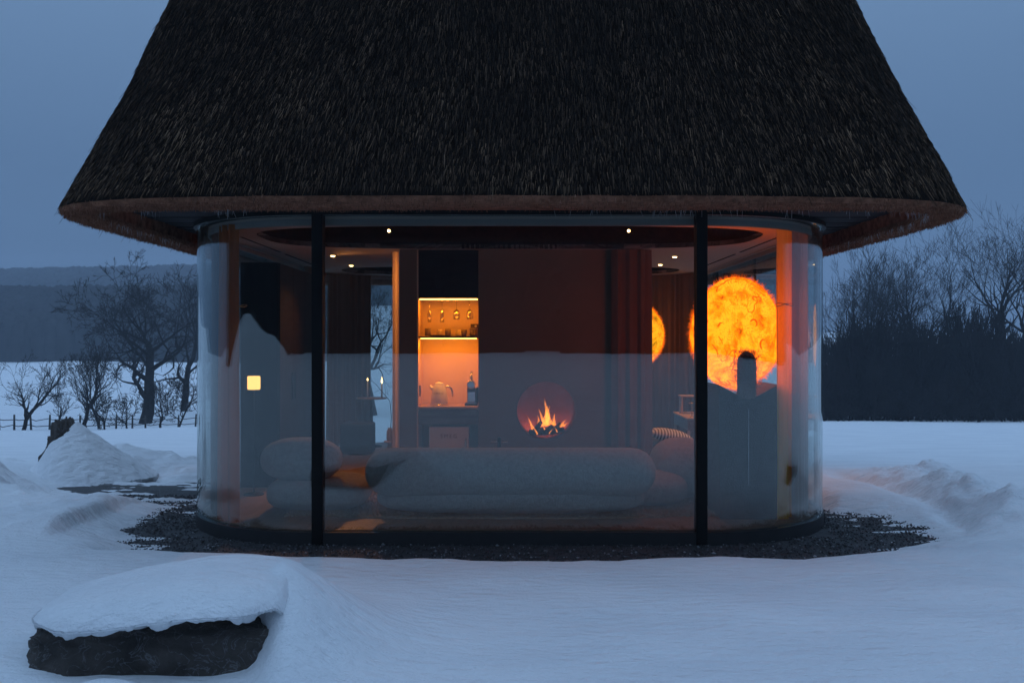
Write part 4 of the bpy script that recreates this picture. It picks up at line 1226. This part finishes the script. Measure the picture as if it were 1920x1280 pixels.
_n, _l = m_stripe.node_tree.nodes, m_stripe.node_tree.links
wv = _n.new('ShaderNodeTexWave'); wv.inputs['Scale'].default_value = 9; wv.inputs['Distortion'].default_value = 1.5
_r = _n.new('ShaderNodeValToRGB'); _r.color_ramp.elements[0].color = (0.10, 0.07, 0.05, 1); _r.color_ramp.elements[1].color = (0.66, 0.58, 0.48, 1)
_r.color_ramp.elements[0].position = 0.42; _r.color_ramp.elements[1].position = 0.5
_tc = _n.new('ShaderNodeTexCoord')
_l.new(_tc.outputs['Object'], wv.inputs['Vector']); _l.new(wv.outputs['Fac'], _r.inputs['Fac']); _l.new(_r.outputs['Color'], _n['Principled BSDF'].inputs['Base Color'])
pil = superpill('cushion', 0, 0, 0, 0.50, 0.45, 0.16, m_stripe, None, 4, 2.0)
pil.location = (1.85, 3.45, 0.106 + 0.445); pil.rotation_euler = (0, R(10), 0)
tag(pil, 'striped cushion lying on the dark daybed', 'cushion')

# ------------------------------------------------------------------ ceiling spotlights
def spotlight(x, y, z, lb, energy=6.0, ang=100, tilt=(0, 0)):
    t = thing('ceiling_spotlight', lb, 'spotlight', (x, y, z), 0, 'small spotlights in the ceiling')
    lathe('ring', [(0.030, 0.0), (0.036, -0.003), (0.036, -0.0005)], m_brass, t, 18)
    lathe('lens', [(0.0001, -0.010), (0.018, -0.010), (0.027, -0.002), (0.027, -0.0005)], m_spot, t, 18)
    if energy > 0:
        ld = bpy.data.lights.new('spot', 'SPOT'); ld.energy = energy; ld.color = (1.0, 0.36, 0.08)
        ld.spot_size = R(ang); ld.spot_blend = 0.7; ld.shadow_soft_size = 0.03
        lo_ = link(bpy.data.objects.new('beam', ld), t); lo_.location = (0, 0, -0.02); lo_.rotation_euler = (R(tilt[0]), R(tilt[1]), 0)
zc = ZC - 0.001
spotlight(px_x(624, 11.55), 3.55, zc, 'spotlight in the left ceiling strip, the nearer of the pair', 150, 120, (-28, -32))
spotlight(px_x(662, 13.2), 5.05, zc, 'spotlight in the left ceiling strip, the farther one near the rear recess', 40)
spotlight(px_x(1265, 11.7), 3.7, zc, 'spotlight in the right ceiling strip, the nearer of the pair', 120, 110)
spotlight(px_x(1238, 12.9), 4.9, zc, 'spotlight in the right ceiling strip, the farther one near the rear recess', 14)
def wall_spot(x, z, lb):
    t = thing('recess_spotlight', lb, 'spotlight', (x, 2.66, z), 0, 'tiny spotlights inside the dark ceiling recess')
    lathe('body', [(0.016, 0.0), (0.016, 0.05)], m_black, t, 14, (0, 0, 0), 'Y')
    lathe('lens', [(0.0001, -0.006), (0.012, -0.005), (0.015, -0.0005)], m_spot, t, 14, (0, 0, 0), 'Y')
wall_spot(px_x(613, 10.7), 2.855, 'tiny lit spotlight in the recess right beside the left post')
wall_spot(px_x(730, 10.7), 2.85, 'tiny lit spotlight in the recess above the kitchen side')
wall_spot(px_x(1178, 10.7), 2.85, 'tiny lit spotlight in the recess above the fireplace wall end')

# ------------------------------------------------------------------ boulders
def boulder(name, label, loc, rad, seed, mat, cat='boulder', p=3.0, rough=0.18, rz=0.0):
    t = thing(name, label, cat, loc, rz)
    bm = bmesh.new(); bmesh.ops.create_icosphere(bm, subdivisions=5, radius=1)
    f = lambda w: math.copysign(abs(w) ** (2 / p), w)
    for v in bm.verts:
        d = v.co.normalized()
        q = Vector((f(d.x), f(d.y), f(d.z)))
        q = q / max((abs(q.x) ** p + abs(q.y) ** p + abs(q.z) ** p) ** (1 / p), 1e-4)
        n_ = noise.fractal(d * 1.6 + Vector((seed, 0, 0)), 0.8, 2.1, 6) * rough + noise.fractal(d * 6 + Vector((0, seed, 0)), 0.7, 2.1, 4) * rough * 0.25
        v.co = Vector((q.x * rad[0], q.y * rad[1], q.z * rad[2])) * (1 + n_)
    obj_bm('rock', bm, mat, t, True)
    return t
def cap_mesh(name, fn, x0, x1, y0, y1, parent, nx=150, ny=110, under=0.03, mask=None):
    """snow lying on a rock: an upper skin, closed by an under-skin"""
    X = np.linspace(x0, x1, nx); Y = np.linspace(y0, y1, ny)
    GX_, GY_ = np.meshgrid(X, Y); top, bot = fn(GX_, GY_)
    thick = top - bot
    V = np.concatenate([np.stack([GX_, GY_, top], -1).reshape(-1, 3), np.stack([GX_, GY_, bot], -1).reshape(-1, 3)])
    i = (np.arange(ny - 1)[:, None] * nx + np.arange(nx - 1)[None])
    ok = (np.maximum(np.maximum(thick[:-1, :-1], thick[1:, 1:]), np.maximum(thick[1:, :-1], thick[:-1, 1:])) > 0.0)
    i = i[ok]
    F1 = np.stack([i, i + 1, i + nx + 1, i + nx], -1)
    F2 = F1[:, ::-1] + nx * ny
    return obj_np(name, V, np.concatenate([F1, F2]), m_snow, parent, True)

# near boulder with its thick cap of snow
b1 = boulder('snowy_boulder', 'low dark boulder under a thick smooth cap of snow, nearest of all', (-1.73, -2.92, 0.065), (0.74, 0.37, 0.245), 3.3, m_rock, 'boulder', 3.0, 0.15)
def cap1(x, y):
    n1 = vnoise(x * 3.1 + 4, y * 3.1, 201, 4); n2 = vnoise(x * 11, y * 11, 202, 4)
    u = np.where(x < 0.03, (x - 0.03) / 0.71, (x - 0.03) / 0.78); v = (y - 0.03) / (0.52 - 0.20 * sstep(0.42, 0.72, x))
    r = np.sqrt(np.abs(u) ** 2.4 + np.abs(v) ** 2.6) + 0.05 * n1 + 0.025 * n2
    dome = np.clip(1 - r ** 2.0, 0, 1) ** 0.55
    # lower front brow, deeper towards the left
    brow = 0.200 + 0.080 * sstep(-0.5, 0.3, x) + 0.02 * sstep(-0.1, 0.3, y) - 0.45 * sstep(0.57, 0.80, x)
    top = brow + (0.14 + 0.014 * n1 + 0.004 * n2) * dome
    bot = np.where(r < 1, brow - 0.020 + 0.030 * n2 + 0.02 * n1, top + 0.01)
    return top, bot
cap_mesh('snow_cap', cap1, -0.86, 0.95, -0.55, 0.62, b1)
# the far left one: a steep rock with snow blown against it
b2 = boulder('snowy_boulder', 'pointed dark boulder half buried in a cone of snow on the far left', (-5.60, 4.35, 0.20), (0.28, 0.22, 0.44), 8.1, m_rock, 'boulder', 1.7, 0.30, 0.4)
def cap2(x, y):
    n1 = vnoise(x * 3.1 + 4, y * 3.1, 211, 4); n2 = vnoise(x * 10, y * 10, 212, 4)
    r = np.sqrt(((x - 0.12) / 0.95) ** 2 + ((y + 0.05) / 0.75) ** 2)
    top = 0.46 - 0.72 * r ** 0.95 + 0.035 * n1 + 0.012 * n2 - 0.15 * sstep(-0.16, -0.36, x)
    bot = np.where(r < 1, -0.5, top + 0.01)
    return top, bot
cap_mesh('snow_cap', cap2, -0.95, 1.15, -0.9, 0.8, b2)
# boulders out to the right and behind the camera, mirrored in the glass
b3 = boulder('snowy_boulder', 'dark boulder with light snow out beside the right corner of the house', (5.15, 0.30, 0.15), (0.42, 0.36, 0.26), 5.5, m_rock, 'boulder', 2.6, 0.2)
def cap3(x, y):
    n1 = vnoise(x * 3.1 + 4, y * 3.1, 221, 4)
    r = np.sqrt((x / 0.5) ** 2 + ((y) / 0.4) ** 2) + 0.08 * n1
    top = 0.17 + 0.12 * np.sqrt(np.clip(1 - r ** 2, 0, 1)); bot = np.where(r < 1, 0.16, top + 0.01)
    return top, bot
cap_mesh('snow_cap', cap3, -0.6, 0.6, -0.5, 0.5, b3, 60, 60)

# ------------------------------------------------------------------ bare trees
def grow_tree(h, seed, spread=0.55, depth=5, trunk_r=None, fork=0.28, up=0.25, wig=0.19, nchild=(2, 3), lean=(0, 0), ratio=0.62, twig_min=0.007, minlen=0.25, dens=0.34):
    rn = random.Random(seed)
    segs = []     # (p0, p1, r0, r1, level)
    tr = trunk_r or h * 0.028
    def branch(p, d, L, r, lvl):
        n = max(3, int(6 - lvl * 0.7)) if lvl else 8
        q = p.copy(); dd = d.copy(); pts = [q.copy()]
        r_end = r * (0.40 if lvl else 0.45)
        for i in range(n):
            dd = (dd + Vector((rn.gauss(0, wig), rn.gauss(0, wig), rn.gauss(0, wig * 0.7) + (up * 0.22 if lvl else 0.02)))).normalized()
            q2 = q + dd * (L / n)
            r0 = r + (r_end - r) * i / n; r1 = r + (r_end - r) * (i + 1) / n
            segs.append((q.copy(), q2.copy(), max(r0, twig_min), max(r1, twig_min * 0.7), lvl))
            t = (i + 1) / n
            if lvl < depth and L > minlen:
                start = fork if lvl == 0 else 0.22
                if t >= start:
                    k = rn.randint(*nchild) if i == n - 1 else (1 if rn.random() < (0.9 if lvl < 2 else dens) else 0) + (1 if rn.random() < (0.4 if lvl < 2 else 0.0) else 0)
                    for _ in range(k):
                        az = rn.uniform(0, 2 * math.pi)
                        o = dd.orthogonal().normalized(); w = dd.cross(o)
                        side = o * math.cos(az) + w * math.sin(az)
                        a = rn.uniform(0.5, 1.25) * spread * (0.7 if i == n - 1 else 1.2)
                        nd = (dd * math.cos(a) + side * math.sin(a)); nd.z += up * 0.18
                        nd.normalize()
                        branch(q2, nd, L * ratio * rn.uniform(0.65, 1.12) * (1.0 if lvl else (1.05 - 0.35 * t)), max(r1 * (rn.uniform(0.5, 0.82) if lvl < 2 else rn.uniform(0.4, 0.66)), twig_min), lvl + 1)
            q = q2
    branch(Vector((0, 0, 0)), Vector((lean[0], lean[1], 1)).normalized(), h * 0.50, tr, 0)
    top = max(s[1].z for s in segs); k = h / top
    return [(a * k, b * k, r0, r1, l) for a, b, r0, r1, l in segs]

def segs_mesh(segs, sides=4):
    P0 = np.array([s[0] for s in segs]); P1 = np.array([s[1] for s in segs])
    r0 = np.array([s[2] for s in segs]); r1 = np.array([s[3] for s in segs])
    d = P1 - P0; d /= np.linalg.norm(d, axis=1)[:, None] + 1e-9
    ref = np.where(np.abs(d[:, 2:3]) > 0.9, np.array([[1.0, 0, 0]]), np.array([[0, 0, 1.0]]))
    u = np.cross(d, ref); u /= np.linalg.norm(u, axis=1)[:, None]; w = np.cross(d, u)
    n = len(segs); V = np.zeros((n, 2 * sides, 3))
    for k in range(sides):
        a = 2 * math.pi * k / sides
        o = u * math.cos(a) + w * math.sin(a)
        V[:, k] = P0 + o * r0[:, None] - d * (r0 * 0.2)[:, None]; V[:, k + sides] = P1 + o * r1[:, None] + d * (r1 * 0.2)[:, None]
    f = np.array([[k, (k + 1) % sides, (k + 1) % sides + sides, k + sides] for k in range(sides)])
    F = (f[None] + (np.arange(n) * 2 * sides)[:, None, None]).reshape(-1, 4)
    return V.reshape(-1, 3), F

def gz_at(x, y):
    return float(snow_z(np.array([[x]]), np.array([[y]]))[0, 0])
def tree(px, Dd, label, h, seed, mat=None, group=None, name='bare_tree', **kw):
    x, y = px_x(px, Dd), Dd - 8
    t = thing(name, label, 'tree' if 'tree' in name else 'shrub', (x, y, gz_at(x, y) - 0.05), 0, group)
    s = grow_tree(h, seed, **kw)
    a = [q for q in s if q[4] == 0]; b = [q for q in s if q[4] > 0]
    V, F = segs_mesh(a, 8); obj_np('trunk', V, F, mat or m_bark, t, True)
    V, F = segs_mesh([q for q in b], 3); obj_np('branches', V, F, mat or m_bark, t)
    return t, len(s)
cnt_ = 0
TL = 'bare trees by the field fence'; TR = 'bare trees rising from the dark wood'
specs = [
    (272, 80, 'great bare oak with a thick trunk, tallest by the field fence', 14.4, 21, TL, dict(trunk_r=0.55, spread=0.85, depth=6, fork=0.22, wig=0.20, ratio=0.66, up=0.1, twig_min=0.016)),
    (345, 92, 'bare tree crowding behind the great oak next to the glass', 13.6, 22, TL, dict(trunk_r=0.35, spread=0.7, depth=6)),
    (44, 62, 'small round-headed bare tree near the picture edge by the fence', 5.2, 23, TL, dict(trunk_r=0.14, spread=0.85, depth=6, fork=0.18, up=0.3, twig_min=0.010)),
    (160, 66, 'slender bare tree with upswept limbs beyond the pointed boulder', 6.6, 24, TL, dict(trunk_r=0.15, spread=0.60, depth=6, fork=0.2, up=0.6, twig_min=0.009)),
    (186, 68, 'thin bare tree just beside the slender upswept one', 5.6, 25, TL, dict(trunk_r=0.10, spread=0.55, depth=5, fork=0.15, up=0.5)),
    (108, 74, 'tiny faint bare tree in the snow between two larger ones', 3.2, 26, TL, dict(trunk_r=0.07, spread=0.7, depth=5, fork=0.15, up=0.4)),
    (700, 80, 'bare tree seen through the rear window beyond the pouf', 12.5, 27, None, dict(trunk_r=0.35, spread=0.8, depth=6)),
    (1562, 66, 'dark leaning bare tree right against the curved glass edge', 12.6, 31, TR, dict(trunk_r=0.30, spread=0.55, depth=6, lean=(0.06, 0), fork=0.3)),
    (1618, 70, 'crooked bare tree with a long level branch under the eave', 12.4, 32, TR, dict(trunk_r=0.28, spread=0.8, depth=6, lean=(0.2, 0))),
    (1700, 76, 'bare tree with a fine round crown below the roof corner', 12.2, 33, TR, dict(trunk_r=0.28, spread=0.75, depth=6)),
    (1748, 74, 'leaning bare tree in the middle of the row beyond the eave', 13.2, 34, TR, dict(trunk_r=0.30, spread=0.6, depth=6, lean=(-0.2, 0))),
    (1812, 72, 'tall bare tree whose crown stands clear past the roof corner', 14.6, 35, TR, dict(trunk_r=0.33, spread=0.72, depth=6)),
    (1898, 68, 'tallest bare tree with a heavy limb at the right picture edge', 15.6, 36, TR, dict(trunk_r=0.36, spread=0.78, depth=6)),
    (1935, 80, 'bare tree cut by the picture edge behind the tallest one', 15.0, 37, TR, dict(trunk_r=0.30, spread=0.75, depth=6)),
]
for px, Dd, lb, h, sd, grp, kw in specs:
    kw.setdefault('twig_min', 0.010)
    if grp == TR: Dd += 9; h *= 1.13
    if grp == TR: kw.update(wig=0.11, dens=0.25, up=0.22, ratio=0.72, fork=0.42, depth=5); kw['trunk_r'] *= 1.35
    t, k = tree(px, Dd, lb, h, sd, None, grp, **kw); cnt_ += k
for px, Dd, lb, h, sd in [(196, 64, 'dense low shrub left of the great oak beside the fence', 3.0, 41), (300, 66, 'tangled shrub at the foot of the great oak', 3.8, 42), (335, 64, 'tall tangled shrub next to the curved glass edge', 4.6, 43),
                          (238, 70, 'small tangled shrub between the thin tree and the oak', 2.6, 44)]:
    t, k = tree(px, Dd, lb, h, sd, None, 'tangled shrubs by the field fence', 'bare_shrub', trunk_r=0.07, spread=0.9, depth=5, fork=0.05, up=0.35, wig=0.25, twig_min=0.016); cnt_ += k
print('tree segments', cnt_)

# ------------------------------------------------------------------ woods (too dense to count)
def templates(n, h, seed, **kw):
    out = []
    for k in range(n):
        V, F = segs_mesh(grow_tree(h, seed + k, **kw), 3); out.append((V, F))
    return out
import time as _time
def scatter(name, tmpl, pts, mat, label, scale=(0.8, 1.2), cat='wood'):
    Vs, Fs = [], []; off = 0
    for x, y in pts:
        V, F = tmpl[rng.integers(len(tmpl))]
        a = rng.uniform(0, 2 * np.pi); s = rng.uniform(*scale) * (1 + 0.4 * float(vnoise(np.array([x * 0.16]), np.array([y * 0.05]), 77, 2)[0]))
        c, sn = math.cos(a), math.sin(a)
        W = np.stack([(V[:, 0] * c - V[:, 1] * sn) * s + x, (V[:, 0] * sn + V[:, 1] * c) * s + y, V[:, 2] * s], -1)
        W[:, 2] += gz_at(x, y) - 0.1
        Vs.append(W); Fs.append(F + off); off += len(V)
    o = obj_np(name, np.concatenate(Vs), np.concatenate(Fs), mat)
    tag(o, label, cat, kind='stuff')
    print(name, len(o.data.polygons))
    return o
tw = templates(5, 6.4, 300, trunk_r=0.10, spread=0.42, depth=3, fork=0.05, up=0.7, wig=0.10, nchild=(2, 3), twig_min=0.020)
pts = []
for row, (D_, n) in enumerate(((68, 90), (71, 110), (75, 120), (82, 120), (92, 120), (104, 120))):
    for k in range(n):
        px = 1500 + (2120 - 1500) * (k + rng.uniform(-0.5, 0.5)) / n
        D2 = D_ + rng.uniform(-3, 3)
        pts.append((px_x(px, D2), D2 - 8))
tu = templates(4, 2.6, 340, trunk_r=0.04, spread=0.9, depth=4, fork=0.03, up=0.5, wig=0.2, nchild=(3, 4), dens=0.8, twig_min=0.035)
tw = tw + tu
scatter('dark_wood', tw, pts, m_wood_far, 'dark dense wood of thin bare stems behind the right snowfield', (0.45, 1.1))

# the wooded hills beyond the valley on the left
def far_wood(name, label, D0, D1, px0, px1, n, h, zfn=None, mat=m_wood_far):
    D_ = rng.uniform(D0, D1, n); px = rng.uniform(px0, px1, n)
    x = (px - 960) / 1840 * D_; y = D_ - 8
    z = snow_z(x[None], y[None])[0]
    hh = h * rng.uniform(0.6, 1.15, n); w = hh * rng.uniform(0.16, 0.32, n)
    k = 5; ang = 2 * np.pi * np.arange(k) / k
    ring0 = np.stack([x[:, None] + w[:, None] * np.cos(ang), y[:, None] + w[:, None] * np.sin(ang), np.repeat((z - 0.5)[:, None], k, 1)], -1)
    ring1 = np.stack([x[:, None] + w[:, None] * 1.1 * np.cos(ang + .5), y[:, None] + w[:, None] * 1.1 * np.sin(ang + .5), np.repeat((z + hh * 0.80)[:, None], k, 1) + rng.uniform(-.1, .1, (n, k)) * hh[:, None]], -1)
    tip = np.stack([x, y, z + hh], -1)[:, None]
    V = np.concatenate([ring0, ring1, tip], 1)
    f = [[a, (a + 1) % k, (a + 1) % k + k] for a in range(k)] + [[a, (a + 1) % k + k, a + k] for a in range(k)] + [[a + k, (a + 1) % k + k, 2 * k] for a in range(k)]
    F = (np.array(f)[None] + (np.arange(n) * (2 * k + 1))[:, None, None]).reshape(-1, 3)
    o = obj_np(name, V.reshape(-1, 3), F, mat)
    tag(o, label, 'wood', kind='stuff')
far_wood('hill_wood', 'dark wood along the foot of the far hill beyond the snowfield', 236, 310, -250, 600, 9000, 10)
far_wood('ridge_wood', 'faint wood on the hazy ridge of the far hill', 470, 600, -300, 760, 9000, 11)

# conifers behind the camera, mirrored dark in the glass
def conifer_wood():
    n = 640
    a = rng.uniform(R(-184), R(-6), n)
    rr = rng.uniform(50, 76, n)
    x = rr * np.cos(a) * 1.15; y = rr * np.sin(a) * 0.95 - 4
    z = snow_z(x[None], y[None])[0]
    h = rng.uniform(13, 22, n)
    Vs, Fs = [], []; off = 0; k = 9; L = 7
    for i in range(n):
        V = []; F = []
        w0 = h[i] * rng.uniform(0.16, 0.24)
        for j in range(L):
            t = j / L; zb = z[i] - 0.4 + h[i] * (0.98 * t); w = w0 * (1 - t) + 0.15
            base = len(V)
            for q in range(k):
                an = 2 * math.pi * q / k + rng.uniform(-.25, .25); r = w * rng.uniform(0.55, 1.2)
                V.append((x[i] + r * math.cos(an), y[i] + r * math.sin(an), zb + rng.uniform(-.3, .3)))
            V.append((x[i], y[i], zb + h[i] / L * 1.75))
            for q in range(k): F.append((base + q, base + (q + 1) % k, base + k))
        Vs.append(np.array(V)); Fs.append(np.array(F) + off); off += len(V)
    o = obj_np('conifer_wood', np.concatenate(Vs), np.concatenate(Fs), m_conifer)
    tag(o, 'dark conifer wood behind the camera, mirrored in the glass', 'wood', kind='stuff')
conifer_wood()

# ------------------------------------------------------------------ field fence
fence = thing('field_fence', 'weathered post and rail fence across the far snowfield on the left', 'fence', (0, 0, 0))
fp = []
for k in range(22):
    px = -60 + k * 30.5 + random.uniform(-5, 5); D_ = 60 + 0.032 * (px + 60)
    x, y = px_x(px, D_), D_ - 8
    z = gz_at(x, y); fp.append((x, y, z))
    hgt = random.uniform(0.82, 1.0); tl = random.uniform(-0.05, 0.05)
    tube('post', [(x, y, z - 0.1), (x + tl, y, z + hgt)], [0.075, 0.06], m_fence, fence, 6)
for (a, b) in zip(fp[:-1], fp[1:]):
    for hz in (0.30, 0.70):
        tube('rail', [(a[0], a[1] - 0.05, a[2] + hz), ((a[0] + b[0]) / 2, a[1] - 0.05, (a[2] + b[2]) / 2 + hz - 0.04 + random.uniform(-.03, .03)), (b[0], b[1] - 0.05, b[2] + hz + random.uniform(-.05, .05))], 0.028, m_fence, fence, 5)

# ------------------------------------------------------------------ haze
bm = bmesh.new()
bx(bm, -430, 430, -125, 705, -14, 62)
hz = obj_bm('haze', bm, M('x'), None)
mh = bpy.data.materials.new('haze'); mh.use_nodes = True
n_, l_ = mh.node_tree.nodes, mh.node_tree.links
n_.clear()
o_ = n_.new('ShaderNodeOutputMaterial'); v_ = n_.new('ShaderNodeVolumePrincipled')
v_.inputs['Color'].default_value = (0.74, 0.86, 1.0, 1)
v_.inputs['Density'].default_value = 0.0008
l_.new(v_.outputs[0], o_.inputs['Volume'])
hz.data.materials.clear(); hz.data.materials.append(mh)
tag(hz, 'thin blue dusk haze over the whole valley', 'haze', kind='stuff')
